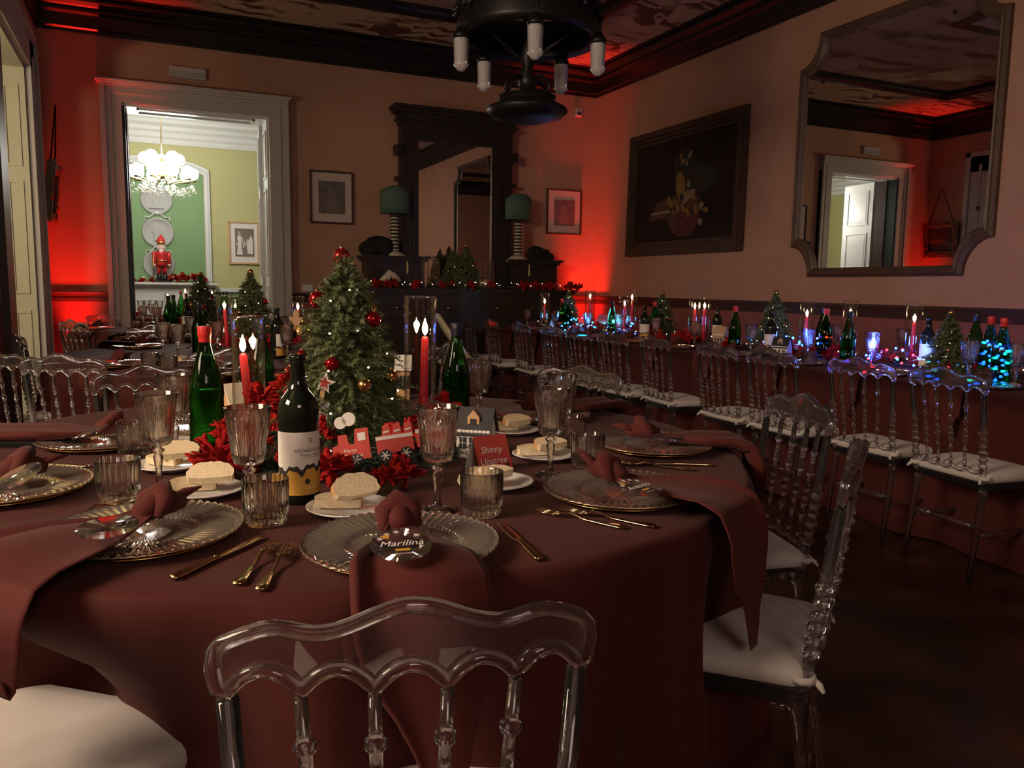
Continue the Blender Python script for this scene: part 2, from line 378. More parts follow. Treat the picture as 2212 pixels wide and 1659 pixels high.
ring_trim('trim_2', X0, X1, Y0, Y1, [(0.93, 4.125), (0.93, 4.07), (0.96, 4.05), (1.0, 4.06), (1.04, 4.05), (1.08, 4.07), (1.10, 4.09), (1.10, 4.14)], 'black_wood')
# curved pale field in the middle of the ceiling with its brown border
def field_poly(x0, x1, y0, y1, r, n=10):
    pts = []
    for cx, cy, a0 in ((x0, y0, 90), (x1, y0, 180), (x1, y1, 270), (x0, y1, 0)):
        for k in range(n+1):
            t = math.radians(a0 - 90*k/n)
            pts.append((cx + r*math.cos(t), cy + r*math.sin(t)))
    return pts
outer = field_poly(1.0, 3.6, 0.9, 6.4, 0.75); inner = field_poly(1.14, 3.46, 1.04, 6.26, 0.75)
o2 = MB(); n = len(outer); o2.add([(x, y, 4.125) for x, y in outer] + [(x, y, 4.125) for x, y in inner], [(i, n+i, n+(i+1) % n, (i+1) % n) for i in range(n)])
struct('trim_3', o2, 'brown_rail')
o2 = MB(); o2.prism(inner, (0, 0, 4.13), (1, 0, 0), (0, 1, 0), (0, 0, 0.008)); struct('ceiling_field', o2, 'ceiling_field')
# chair rail along the walls
rp = [(0, ZR-0.11), (0.006, ZR-0.11), (0.009, ZR-0.07), (0.006, ZR-0.06), (0.012, ZR-0.025), (0.015, ZR-0.02), (0.015, ZR), (0, ZR)]
def rail(name, p0, p1, nrm):
    mb = MB(); p0 = Vector(p0); p1 = Vector(p1); nrm = Vector(nrm); n = len(rp)
    vs = [p + nrm*d + Vector((0, 0, z)) for p in (p0, p1) for d, z in rp]
    mb.add(vs, [(i, i+1, n+i+1, n+i) for i in range(n-1)] + [tuple(range(n)), tuple(range(2*n-1, n-1, -1))]); return struct(name, mb, 'brown_rail')
rail('trim_4', (XL, YB, 0), (-0.37, YB, 0), (0, -1, 0)); rail('trim_5', (1.51, YB, 0), (XR, YB, 0), (0, -1, 0))
rail('trim_6', (XR, YF, 0), (XR, YB, 0), (-1, 0, 0)); rail('trim_7', (XL, 8.86, 0), (XL, YB, 0), (1, 0, 0))
for nm, x0, x1, y0, y1 in (('baseboard_right', XR-0.025, XR, YF, YB), ('baseboard_back', 1.51, XR, YB-0.025, YB), ('baseboard_left', XL, XL+0.025, 8.86, YB)):
    struct(nm, MB().box(x0, x1, y0, y1, 0, 0.14), 'brown_rail')

# door casing of the back doorway, with its moulded head and open leaves
def panel_mb(w_, h_, t, panels, rec=0.018, bead=0.02):
    """door leaf or lining in the xz plane, thickness along y, with raised frames round sunk panels"""
    mb = MB(); mb.box(0, w_, 0, t, 0, h_)
    for side in (-1, 1):
        y = 0 if side < 0 else t
        for x0, x1, z0, z1 in panels:
            b_ = bead
            for q in ((x0, x1, z0, z0+b_), (x0, x1, z1-b_, z1), (x0, x0+b_, z0+b_, z1-b_), (x1-b_, x1, z0+b_, z1-b_)):
                mb.box(q[0], q[1], y-(0.012 if side < 0 else 0), y+(0.012 if side > 0 else 0), q[2], q[3])
            e = 0.05
            if x1-x0 > 0.16: mb.box(x0+e, x1-e, y-(0.006 if side < 0 else 0), y+(0.006 if side > 0 else 0), z0+e, z1-e)
    return mb
d1 = thing_ = obj('door_1', None); d1['kind'] = 'structure'; d1.location = (0, 0, 0)
cs = MB()
for x0, x1, s in ((-0.37, OX0, 1), (OX1, 1.51, -1)):
    cs.box(x0, x1, YB-0.055, YB, 0, OZ+0.0)
    q = (x0, x0+0.05) if s > 0 else (x1-0.05, x1); cs.box(q[0], q[1], YB-0.085, YB, 0, OZ+0.16)
    q = (x0+0.085, x0+0.105) if s > 0 else (x1-0.105, x1-0.085); cs.box(q[0], q[1], YB-0.07, YB, 0, OZ+0.1)
cs.box(-0.32, 1.46, YB-0.055, YB, OZ, OZ+0.16); cs.box(-0.265, 1.405, YB-0.07, YB, OZ+0.085, OZ+0.105)
part('casing', cs, 'trim_white', d1)
hd = MB(); hd.box(-0.37, 1.51, YB-0.09, YB, OZ+0.15, OZ+0.175); hd.box(-0.385, 1.525, YB-0.115, YB, OZ+0.175, OZ+0.195); hd.box(-0.40, 1.54, YB-0.14, YB, OZ+0.195, OZ+0.21)
part('head_moulding', hd, 'trim_white', d1)
# linings of the opening
sf = MB(); sf.box(OX0, OX1, YB, YB+TH+0.05, OZ-0.03, OZ+0.0)
for x0, x1 in ((OX0+0.14, OX1-0.14),):
    for y0, y1 in ((YB+0.06, YB+0.08), (YB+0.28, YB+0.30)): sf.box(x0, x1, y0, y1, OZ-0.045, OZ-0.03)
    for xx in (x0, x1-0.02): sf.box(xx, xx+0.02, YB+0.06, YB+0.30, OZ-0.045, OZ-0.03)
part('lintel_lining', sf, 'gloss_white', d1)
lin = panel_mb(TH, OZ-0.03, 0.02, [(0.06, 0.29, 0.25, 1.2), (0.06, 0.29, 1.32, 2.28), (0.06, 0.29, 2.4, 2.92)])
part('side_lining', lin, 'gloss_white', d1, loc=(OX1, YB, 0), rot=(0, 0, PI/2))
lin2 = MB().box(OX0, OX0+0.03, YB-0.02, YB+0.16, 0, OZ-0.03); part('shaded_jamb', lin2, 'jamb_shade', d1)  # strip coloured dark for the door face turned from the light
lin2 = MB().box(OX0, OX0+0.045, YB+0.16, YB+TH+0.02, 0, OZ-0.03); part('side_lining', lin2, 'brown_rail', d1)
lf = panel_mb(0.70, OZ-0.04, 0.045, [(0.1, 0.6, 0.25, 1.15), (0.1, 0.6, 1.3, 2.2), (0.1, 0.6, 2.33, 2.9)])
def door_leaf(name, loc, rz, m='gloss_white'):
    o = obj(name, lf.mesh(name, m), None, loc, (0, 0, rz)); o['kind'] = 'structure'
    hb = MB(); hb.lathe([(0.012, 0), (0.012, 0.05)], 8, (0.64, -0.0, 1.05), (0, -1, 0)); hb.tube([(0.64, -0.05, 1.05), (0.53, -0.055, 1.05)], 0.009, 6)
    part('door_handle', hb, 'brass', o); return o
door_leaf('door_2', (OX1-0.01, YB+TH+0.05, 0.01), math.radians(84))
door_leaf('door_3', (OX0+0.05, YB+TH+0.06, 0.01), math.radians(97))
# left doorway: casing, panelled lining facing the camera, dark leaf edge
d4 = obj('door_4', None); d4['kind'] = 'structure'
cs = MB()
cs.box(XL, XL+0.05, LY1, LY1+0.36, 0, LZ+0.23)
part('near_jamb', MB().box(XL, XL+0.05, LY0-0.3, LY0, 0, LZ-.001), 'brown_rail', d4)
cs.box(XL, XL+0.05, LY0-0.3, LY1+0.36, LZ, LZ+0.23)
cs.box(XL, XL+0.08, LY1+0.29, LY1+0.36, 0, LZ+0.30); cs.box(XL, XL+0.08, LY0-0.3, LY1+0.36, LZ+0.23, LZ+0.30); cs.box(XL, XL+0.065, LY1+0.1, LY1+0.14, 0, LZ+0.1)
part('casing', cs, 'trim_white', d4)
ln = panel_mb(0.23, LZ, 0.03, [(0.05, 0.18, 0.2, 0.95), (0.05, 0.18, 1.1, 2.1), (0.05, 0.18, 2.22, 2.92)], bead=0.025)
part('panelled_lining', ln, 'panel_cream', d4, loc=(XL-0.23, LY1-0.035, 0))
part('lintel_lining', MB().box(XL-TH, XL, LY0, LY1, LZ-0.03, LZ), 'panel_cream', d4)
ed = MB().box(XL-0.75, XL-0.235, LY1-0.12, LY1-0.06, 0.01, LZ-0.04); le = part('dark_leaf', ed, 'brown_rail', d4)
hg = MB()
for z in (0.5, 1.1, 2.3): hg.lathe([(0.016, 0), (0.016, 0.14)], 8, (XL-0.235, LY1-0.13, z))
part('hinge', hg, 'iron', d4)
# ------------------------------------------------------------------ the green room beyond
GY, GX0, GX1, GZ = 13.2, -2.4, 3.2, 3.62
g = MB()
g.mi = 0; g.box(GX0, GX1, GY, GY+0.2, 1.1, GZ+0.1); g.mi = 1; g.box(GX0, GX1, GY, GY+0.2, 0, 1.1)
struct('wall_far_room_back', g, ['yellow_wall', 'green_wall'])
g = MB(); g.mi = 0; g.box(GX0-0.1, GX0, YB+TH, GY, 0, GZ+0.1); g.box(GX1, GX1+0.1, YB+TH, GY, 0, GZ+0.1)
struct('wall_far_room_sides', g, 'yellow_wall')
struct('ceiling_far_room', MB().box(GX0-0.1, GX1+0.1, YB+TH, GY+0.2, GZ, GZ+0.1), 'white_plaster')
cp = [(0, 3.24), (0.02, 3.24), (0.03, 3.27), (0.03, 3.31), (0.06, 3.34), (0.06, 3.40), (0.10, 3.43), (0.12, 3.48), (0.20, 3.52), (0.20, 3.56), (0.28, 3.60), (0.28, GZ), (0, GZ)]
ring_trim('trim_8', GX0, GX1, YB+TH, GY, cp, 'white_plaster')
struct('trim_9', MB().box(0.95, GX1, GY-0.03, GY, 1.08, 1.14), 'white_plaster')
# arched niche: green panel with a white moulded frame
def arch(x0, x1, z0, zs, rise, n=14):
    pts = [(x0, z0), (x0, zs)]
    for k in range(1, n): t = k/n; pts.append((x0+(x1-x0)*t, zs+rise*math.sin(PI*t)**0.8))
    return pts + [(x1, zs), (x1, z0)]
nic = MB(); nic.prism(arch(-0.48, 0.83, 1.2, 2.82, 0.14), (0, GY-0.012, 0), (1, 0, 0), (0, 0, 1), (0, 0.012, 0)); struct('trim_10', nic, 'green_wall')
fr = MB(); ao = arch(-0.58, 0.92, 1.2, 2.90, 0.17); ai = arch(-0.50, 0.84, 1.2, 2.82, 0.15); n = len(ao)
for yy, sh in ((GY-0.05, 0.0),):
    vs = [(x, yy, z) for x, z in ao] + [(x, yy, z) for x, z in ai] + [(x, GY, z) for x, z in ao] + [(x, GY, z) for x, z in ai]
    fr.add(vs, [(i, i+1, n+i+1, n+i) for i in range(n-1)] + [(i, 2*n+i, 2*n+i+1, i+1) for i in range(n-1)] + [(n+i, n+i+1, 3*n+i+1, 3*n+i) for i in range(n-1)])
mid = arch(-0.545, 0.885, 1.2, 2.865, 0.16); fr.tube([(x, GY-0.05, z) for x, z in mid], 0.012, 6)
struct('trim_11', fr, 'white_plaster')
mt = tag(obj('mantelpiece', None), 'white mantelpiece below the green niche in the bright room', 'mantelpiece')
part('shelf', MB().box(-0.75, 0.98, GY-0.32, GY-0.051, 1.185, 1.215).box(-0.72, 0.95, GY-0.28, GY-0.051, 1.155, 1.185), 'white_plaster', mt)
part('front', MB().box(-0.66, 0.89, GY-0.22, GY-0.001, 0.0, 1.155), 'white_plaster', mt)
def medallion(x, z, kind, label):
    t = thing('portrait_medallion', label, 'medallion', (x, GY-0.012, z), 0, 'white relief medallions')
    mb = MB(); mb.lathe([(0.0, 0.0), (0.215, 0.0), (0.222, 0.012), (0.212, 0.03), (0.195, 0.032), (0.185, 0.018), (0.12, 0.014), (0.0, 0.014)], 40, (0, 0, 0), (0, -1, 0), close=False)
    part('plate', mb, 'medallion_plaster', t, True)
    hm = MB(); prof = [(-0.06, -0.12), (0.05, -0.12), (0.03, -0.07), (0.05, -0.055), (0.062, -0.02), (0.072, 0.0), (0.058, 0.02), (0.06, 0.06), (0.03, 0.10), (-0.02, 0.115), (-0.07, 0.08), (-0.08, 0.02), (-0.055, -0.03), (-0.05, -0.08)]
    if kind == 0: prof = [(-0.12, -0.13), (0.10, -0.13), (0.07, -0.08), (0.03, -0.05), (0.04, -0.03), (0.058, 0.01), (0.052, 0.07), (0.0, 0.11), (-0.055, 0.07), (-0.06, 0.0), (-0.04, -0.05), (-0.08, -0.08)]
    hm.prism(prof, (0, -0.013, 0), (1, 0, 0), (0, 0, 1), (0, -0.03, 0)); bevel(part('relief_head', hm, 'medallion_plaster', t, True), 0.007, 3)
    return t
medallion(0.18, 2.43, 0, 'white plaster medallion with bearded bust, topmost on green niche')
medallion(0.185, 1.95, 1, 'white plaster medallion with profile head, middle one on green niche')
medallion(0.18, 1.485, 1, 'white plaster medallion behind the nutcracker, lowest on green niche')
for z, lb in ((2.70, 'under the chandelier, above the top medallion'), (2.19, 'between the top and middle medallions'), (1.70, 'behind the nutcracker head')):
    sw = MB(); pts = [(-0.17, 0, -0.08), (-0.165, 0, -0.01), (-0.10, 0, -0.02), (-0.05, 0, 0.035), (0, 0, 0.05), (0.05, 0, 0.035), (0.10, 0, -0.02), (0.165, 0, -0.01), (0.17, 0, -0.08)]
    sw.tube(pts, 0.011, 6); sw.ball((0, 0, 0.045), 0.032, 10, 6)
    tag(obj('plaster_swag', sw.mesh('plaster_swag', 'white_plaster', True), None, (0.18, GY-0.035, z)), 'small white plaster swag ' + lb, 'ornament', 'plaster swags')
# print on the yellow wall
def framed(name, label, cat, loc, rz, w_, h_, fw_, fmat, board, pic=None, depth=0.03, group=None, tilt=0.0, mats2=None):
    t = thing(name, label, cat, loc, rz, group); t.rotation_euler = (tilt, 0, rz)
    fm = MB(); 
    for x0, x1, z0, z1 in ((-w_/2, w_/2, 0, fw_), (-w_/2, w_/2, h_-fw_, h_), (-w_/2, -w_/2+fw_, fw_, h_-fw_), (w_/2-fw_, w_/2, fw_, h_-fw_)): fm.box(x0, x1, -depth, 0, z0, z1)
    bevel(part('frame', fm, fmat, t), 0.006, 2)
    if board:
        part('mat_board', MB().box(-w_/2+fw_, w_/2-fw_, -depth*0.4, 0, fw_, h_-fw_), 'mat_board' if board is True else board, t)
    return t
t = framed('framed_print', 'wood-framed wedding print on the yellow wall of bright room', 'picture', (1.40, GY-0.002, 1.51), 0, 0.46, 0.66, 0.03, 'plywood', 'paper_white')
part('print', MB().box(-0.13, 0.15, -0.016, -0.012, 0.12, 0.55), 'print_mid', t)
pf = MB(); pf.prism([(-0.11, 0.15), (-0.02, 0.15), (-0.045, 0.33), (-0.04, 0.42), (-0.07, 0.45), (-0.10, 0.41), (-0.085, 0.33)], (0, -0.0165, 0), (1, 0, 0), (0, 0, 1), (0, -0.001, 0)); pf.prism([(0.05, 0.17), (0.13, 0.16), (0.13, 0.36), (0.10, 0.43), (0.07, 0.38), (0.04, 0.3)], (0, -0.0165, 0), (1, 0, 0), (0, 0, 1), (0, -0.001, 0))
part('printed_figures', pf, 'paper_white', t)
pf = MB(); random.seed(15)
for k in range(16):
    x, z = random.uniform(-0.11, 0.13), random.uniform(0.30, 0.50); h_ = random.uniform(0.03, 0.09)
    pf.prism([(x-0.012, z-h_), (x+0.012, z-h_), (x+0.010, z), (x, z+0.014), (x-0.010, z)], (0, -0.0162, 0), (1, 0, 0), (0, 0, 1), (0, -0.0005, 0))
o = part('printed_crowd', pf, 'mat_board', t); o['kind'] = 'stuff'
# gilt frame on the left wall of the bright room (seen in the big mirror)
t = framed('gilt_mirror_frame', 'tall gilt frame on pale yellow wall seen inside the big wall mirror', 'frame', (GX0+0.01, 11.2, 0.5), -PI/2, 1.2, 2.3, 0.12, 'frame_gilt', 'mat_board', None, 0.06)
# globe chandelier
CH = on_y(350, 352, 11.5)
t = thing('globe_chandelier', 'lit chandelier of white glass globes hanging in the bright green room', 'chandelier', (CH.x, CH.y, CH.z))
st = MB(); st.tube([(0, 0, -0.12), (0, 0, GZ-CH.z)], 0.008, 8); st.lathe([(0.02, -0.2), (0.05, -0.15), (0.03, -0.08), (0.05, -0.03), (0.02, 0.06)], 12)
part('stem', st, 'brass', t, True)
am = MB(); gl_pts = []
for k in range(5): gl_pts.append((0.21*math.cos(k*2*PI/5+0.3), 0.21*math.sin(k*2*PI/5+0.3), 0.06))
for k in range(10): gl_pts.append((0.36*math.cos(k*2*PI/10), 0.36*math.sin(k*2*PI/10), -0.12))
for x, y, z in gl_pts:
    am.tube([(0, 0, -0.12), (x*0.5, y*0.5, -0.24 if z < 0 else -0.1), (x, y, z-0.09)], 0.008, 6); am.lathe([(0.04, 0), (0.05, 0.02)], 10, (x, y, z-0.1))
part('arms', am, 'brass', t, True)
gm = MB().ball((0, 0, 0), 0.078, 16, 10).mesh('globe', 'globe', True)
for q in gl_pts: obj('globe', gm, t, q)
pd = MB(); random.seed(5)
for k in range(70):
    a_ = random.uniform(0, 2*PI); r_ = random.uniform(0.12, 0.40); z = -0.27-random.uniform(0, 0.13)
    pd.tube([(r_*math.cos(a_)+0.02*math.cos(q), r_*math.sin(a_), z+0.025*math.sin(q)) for q in [i*PI/4 for i in range(8)]], 0.005, 4, closed=True)
pdo = part('pendants', pd, 'crystal', t, True); pdo['kind'] = 'stuff'
lamp('chandelier_light', 'POINT', (CH.x+0.05, CH.y-0.5, CH.z-0.3), 16, (1.0, 0.97, 0.88), shadow_soft_size=0.35)
lamp('chandelier_light', 'POINT', (CH.x, CH.y, CH.z-0.02), 52, (1.0, 0.97, 0.88), shadow_soft_size=0.35)
# nutcracker figure
nz = 1.215; t = thing('nutcracker', 'red and gold nutcracker soldier standing on the white mantelpiece', 'nutcracker', (0.215, GY-0.19, nz))
S = 0.66
def nl(name, prof, m, c=(0, 0), seg=14): return part(name, MB().lathe([(r*S, z*S) for r, z in prof], seg, (c[0]*S, c[1]*S, 0)), m, t, True)
part('base', MB().box(-0.12, 0.12, -0.08, 0.08, 0, 0.03), 'boot_black', t)
for sx in (-1, 1):
    nl('boot', [(0.0, 0.04), (0.05, 0.04), (0.052, 0.10), (0.045, 0.2), (0.0, 0.2)], 'boot_black', (sx*0.06, 0))
    nl('leg', [(0.0, 0.2), (0.046, 0.2), (0.052, 0.38), (0.0, 0.38)], 'red_plastic', (sx*0.06, 0))
    nl('arm', [(0.0, 0.40), (0.036, 0.41), (0.042, 0.55), (0.045, 0.66), (0.0, 0.685)], 'red_plastic', (sx*0.155, 0))
    part('hand', MB().ball((sx*0.155*S, -0.01, 0.385*S), 0.03*S*1.2, 8, 6), 'skin_paint', t, True)
nl('coat', [(0.0, 0.36), (0.125, 0.36), (0.105, 0.46), (0.11, 0.6), (0.125, 0.67), (0.05, 0.70), (0.0, 0.70)], 'red_plastic')
nl('belt', [(0.108, 0.455), (0.112, 0.46), (0.112, 0.49), (0.108, 0.495)], 'gold')
nl('head', [(0.0, 0.69), (0.075, 0.70), (0.08, 0.78), (0.075, 0.84), (0.0, 0.85)], 'skin_paint')
nl('hair', [(0.06, 0.70), (0.095, 0.71), (0.1, 0.78), (0.08, 0.83)], 'hair_white', (0, 0.025))
part('beard', MB().ball((0, -0.07*S, 0.66*S), 0.055*S, 10, 8, (1, 0.5, 1.5)), 'hair_white', t, True)
nl('hat', [(0.085, 0.84), (0.092, 0.85), (0.092, 0.89), (0.085, 0.90), (0.09, 0.93), (0.07, 0.98), (0.03, 1.02), (0.015, 1.05), (0.0, 1.06)], 'paint_hat' if False else 'red_plastic')
nl('hat_band', [(0.093, 0.85), (0.098, 0.86), (0.098, 0.89), (0.093, 0.90)], 'gold')
part('staff', MB().tube([(-0.19*S, -0.03, 0.02), (-0.165*S, -0.03, 0.66*S)], 0.007, 6), 'gold', t, True)
# ------------------------------------------------------------------ things on the walls
# large mirror with notched corners
def notched(w_, h_, nw, nh, n=8):
    """outline in 2D with concave quarter-round corners, from bottom left round"""
    pts = []
    for cx, cy, sx, sy, rev in ((0, 0, 1, 1, False), (w_, 0, -1, 1, True), (w_, h_, -1, -1, False), (0, h_, 1, -1, True)):
        arc = []
        for k in range(n+1):
            t = PI/2*k/n; arc.append((cx+sx*nw*math.sin(t), cy+sy*nh*math.cos(t)))
        if rev: arc = arc[::-1]
        pts += arc
    return pts
MY0, MY1, MZ0, MZ1 = 3.83, 5.79, 1.35, 3.47
t = thing('wall_mirror', 'large brown-framed mirror with concave notched corners on right wall', 'mirror', (XR, 0, 0))
po = notched(MY1-MY0, MZ1-MZ0, 0.22, 0.27); pi_ = notched(MY1-MY0-0.15, MZ1-MZ0-0.15, 0.22, 0.27)
pi_ = [(x+0.075, y+0.075) for x, y in pi_]; n = len(po)
mb = MB()
lay = [(po, 0.0), (po, -0.035), ([((a[0]*0.7+b[0]*0.3), (a[1]*0.7+b[1]*0.3)) for a, b in zip(po, pi_)], -0.055), ([((a[0]*0.4+b[0]*0.6), (a[1]*0.4+b[1]*0.6)) for a, b in zip(po, pi_)], -0.045), ([((a[0]*0.25+b[0]*0.75), (a[1]*0.25+b[1]*0.75)) for a, b in zip(po, pi_)], -0.05), (pi_, -0.03), (pi_, -0.012)]
vs = []
for pl, dx in lay: vs += [(dx, MY0+x, MZ0+y) for x, y in pl]
mb.add(vs, [(k*n+i, k*n+(i+1) % n, (k+1)*n+(i+1) % n, (k+1)*n+i) for k in range(len(lay)-1) for i in range(n)])
mat('mirror_frame', (0.085, 0.05, 0.03), 0.45, var=(0.12, 0.07, 0.04), vscale=10)
mat('old_gilt', (0.10, 0.055, 0.025), 0.4, metal=.3)
part('frame', mb, 'mirror_frame', t)
mb = MB(); mb.prism([(MY0+x, MZ0+y) for x, y in pi_], (-0.013, 0, 0), (0, 1, 0), (0, 0, 1), (0.010, 0, 0)); part('glass', mb, 'mirror_glass', t)
for yy, zz in ((MY1-0.20, MZ0+0.30), (MY0+0.28, MZ0+0.16), (MY0+0.14, MZ0+0.48), (MY1-0.26, MZ1-0.42), (MY0+0.16, MZ1-0.42), (MY0+0.45, MZ1-0.2)):
    part('rosette_screw', MB().lathe([(0.0, 0), (0.016, 0.0), (0.014, 0.008), (0, 0.01)], 10, (-0.012, yy, zz), (-1, 0, 0), close=False), 'iron', t, True)
# still life
PY0, PY1, PZ0, PZ1 = 6.47, 8.59, 1.615, 3.045
t = thing('still_life_painting', 'dark still-life painting of fruit in carved brown frame on right wall', 'painting', (XR-0.02, (PY0+PY1)/2, PZ0), -PI/2)
t.rotation_euler = (math.radians(-1.0), 0, -PI/2)
W_, H_ = PY1-PY0, PZ1-PZ0
mb = MB()
for o_, d_ in ((0.0, 0.05), (0.035, 0.065), (0.075, 0.045), (0.115, 0.03)):
    e = 0.035
    for x0, x1, z0, z1 in ((-W_/2+o_, W_/2-o_, o_, o_+e), (-W_/2+o_, W_/2-o_, H_-o_-e, H_-o_), (-W_/2+o_, -W_/2+o_+e, o_+e, H_-o_-e), (W_/2-o_-e, W_/2-o_, o_+e, H_-o_-e)): mb.box(x0, x1, -d_, 0, z0, z1)
part('frame', mb, 'frame_brown', t)
random.seed(2); mb = MB()
for cx, cz in ((-W_/2+0.07, 0.07), (W_/2-0.07, 0.07), (-W_/2+0.07, H_-0.07), (W_/2-0.07, H_-0.07), (0, H_-0.07), (-W_/2+0.07, H_/2)):
    for k in range(7): mb.ball((cx+random.uniform(-.04, .04), -0.062, cz+random.uniform(-.04, .04)), 0.022, 8, 5, (1, .5, 1))
part('carved_leaves', mb, 'frame_brown', t, True)
part('canvas', MB().box(-W_/2+0.14, W_/2-0.14, -0.02, 0, 0.14, H_-0.14), 'canvas_dark', t)
mb = MB()
def daub(mi, x, z, rx, rz_, a_=0, n_=14, lift=[0]):
    lift[0] += 0.00002; mb.mi = mi; ca, sa = math.cos(a_), math.sin(a_)
    mb.add([(x+rx*math.cos(q)*ca-rz_*math.sin(q)*sa, -0.0204-lift[0], z+rx*math.cos(q)*sa+rz_*math.sin(q)*ca) for q in [2*PI*k/n_ for k in range(n_)]], [tuple(range(n_))])
daub(4, 0.05, 0.45, 0.30, 0.26); daub(0, 0.12, 0.40, 0.22, 0.22); mb.mi = 4; mb.add([(-0.62, -0.0209, 0.40), (-0.15, -0.0209, 0.42), (-0.25, -0.0209, 0.62), (-0.45, -0.0209, 0.60)], [(0, 1, 2, 3)])
mb.mi = 2; mb.add([(-0.58, -0.0212, 0.46), (-0.2, -0.0212, 0.47), (-0.2, -0.0212, 0.50), (-0.56, -0.0212, 0.49)], [(0, 1, 2, 3)])
daub(3, 0.05, 0.95, 0.22, 0.2); daub(3, 0.35, 0.80, 0.25, 0.15); daub(1, -0.02, 0.76, 0.085, 0.15, 0.2); daub(2, 0.10, 0.62, 0.17, 0.06, 0.3)
random.seed(8)
for k in range(34): daub(random.choice([1, 1, 2, 0, 3, 4]), random.uniform(-0.28, 0.55)*0.9, 0.58+random.gauss(0, 0.09), random.uniform(0.02, 0.045), random.uniform(0.025, 0.05))
for k in range(14): daub(random.choice([1, 2, 3]), random.uniform(-0.05, 0.15), random.uniform(0.95, 1.12), 0.02, 0.035)
mb.mi = 3; mb.add([(0.30, -0.0214, 0.9), (0.34, -0.0214, 0.9), (0.34, -0.0214, H_-0.15), (0.30, -0.0214, H_-0.15)], [(0, 1, 2, 3)])
part('painted_still_life', mb, ['paint_red', 'paint_yellow', 'paint_cream', 'paint_green', 'paint_brown'], t)
# two prints beside the overmantel
for (xa, za, xb, zb, lb, fm_) in ((1.74, 2.52, 2.245, 1.92, 'framed print of a seated woman hanging between doorway and green lamp', 0), (4.78, 2.50, 5.30, 1.915, 'framed portrait print hanging in the red light by the corner', 1)):
    w_, h_ = xb-xa, za-zb
    t = framed('framed_print', lb, 'picture', ((xa+xb)/2, YB-0.004, zb), 0, w_, h_, 0.022, 'frame_brown', True, None, group=None)
    if fm_ == 0: part('print', MB().box(-w_/2+0.10, w_/2-0.10, -0.016, -0.011, 0.115, h_-0.115), 'print_dark', t)
    else: part('print', MB().box(-w_/2+0.115, w_/2-0.10, -0.016, -0.011, 0.115, h_-0.135), 'print_dark', t)
    mb = MB()
    body = [(-0.08, 0.14), (0.09, 0.14), (0.08, 0.24), (0.045, 0.28), (0.05, 0.33), (0.03, 0.38), (-0.02, 0.39), (-0.05, 0.36), (-0.04, 0.29), (-0.08, 0.25)]
    mb.prism(body, (0, -0.0165, 0), (1, 0, 0), (0, 0, 1), (0, -0.0006, 0)); part('printed_figure', mb, 'print_mid', t)
    mb = MB(); mb.tube([(-0.02, -0.02, h_), (0, -0.02, h_+0.018), (0.02, -0.02, h_)], 0.003, 5); part('hanging_ring', mb, 'brass', t)
# picture on the left wall, hung by a chain
t = thing('hanging_picture', 'small gilt-framed landscape hung from a chain beside the left doorway', 'picture', (XL+0.035, 9.13, 1.80), PI/2)
t.rotation_euler = (math.radians(7), 0, PI/2)
mb = MB(); w_, h_ = 0.62, 0.56
for x0, x1, z0, z1 in ((-w_/2, w_/2, 0, .09), (-w_/2, w_/2, h_-.09, h_), (-w_/2, -w_/2+.09, .09, h_-.09), (w_/2-.09, w_/2, .09, h_-.09)): mb.box(x0, x1, -.06, 0, z0, z1)
random.seed(4)
for k in range(40):
    s_ = random.choice([0, 1, 2, 3]); u_ = random.random()
    q = [(-w_/2+u_*w_, 0.045), (-w_/2+u_*w_, h_-.045), (-w_/2+.045, u_*h_), (w_/2-.045, u_*h_)][s_]
    mb.ball((q[0], -0.06, q[1]), random.uniform(.018, .035), 7, 5, (1, .6, 1))
part('frame', mb, 'old_gilt', t, False)
part('canvas', MB().box(-w_/2+.08, w_/2-.08, -.03, -.005, .08, h_-.08), 'canvas_dark', t)
mb = MB(); mb.add([(-.2, -.031, .1), (.2, -.031, .1), (.2, -.031, .25), (.05, -.031, .3), (-.2, -.031, .22)], [(0, 1, 2, 3, 4)]); part('painted_hills', mb, 'paint_brown', t)
mb = MB(); mb.tube([(-.22, -.02, h_), (0, -.0, h_+.55), (.22, -.02, h_)], 0.008, 5); part('chain', mb, 'iron', t)
# emergency lamp above the doorway, wall socket
t = thing('emergency_light', 'slim white emergency light box above the back doorway', 'light fixture', (0.48, YB, 3.37))
bevel(part('housing', MB().box(-0.18, 0.18, -0.045, 0, 0, 0.115), 'trim_white', t), 0.008)
part('diffuser', MB().box(-0.165, 0.165, -0.05, -0.044, 0.012, 0.06), 'frosted_glass', t)
t = thing('wall_socket', 'white wall socket plate above the rail beside the doorway', 'socket', (1.70, YB, 1.135))
bevel(part('plate', MB().box(-0.06, 0.06, -0.012, 0, 0, 0.08), 'ceramic', t), 0.004)
mb = MB()
for x in (-.03, .03): part('insert', MB().box(x-.014, x+.014, -.0135, -.012, .018, .062), 'card_white', t)
t = thing('motion_sensor', 'small white sensor box high in the red-lit corner', 'sensor', (5.22, YB, 3.44))
bevel(part('housing', MB().box(-.05, .05, -.05, 0, 0, .10), 'trim_white', t), .01); part('window', MB().box(-.03, .03, -.054, -.049, .02, .05), 'paper_dark', t)
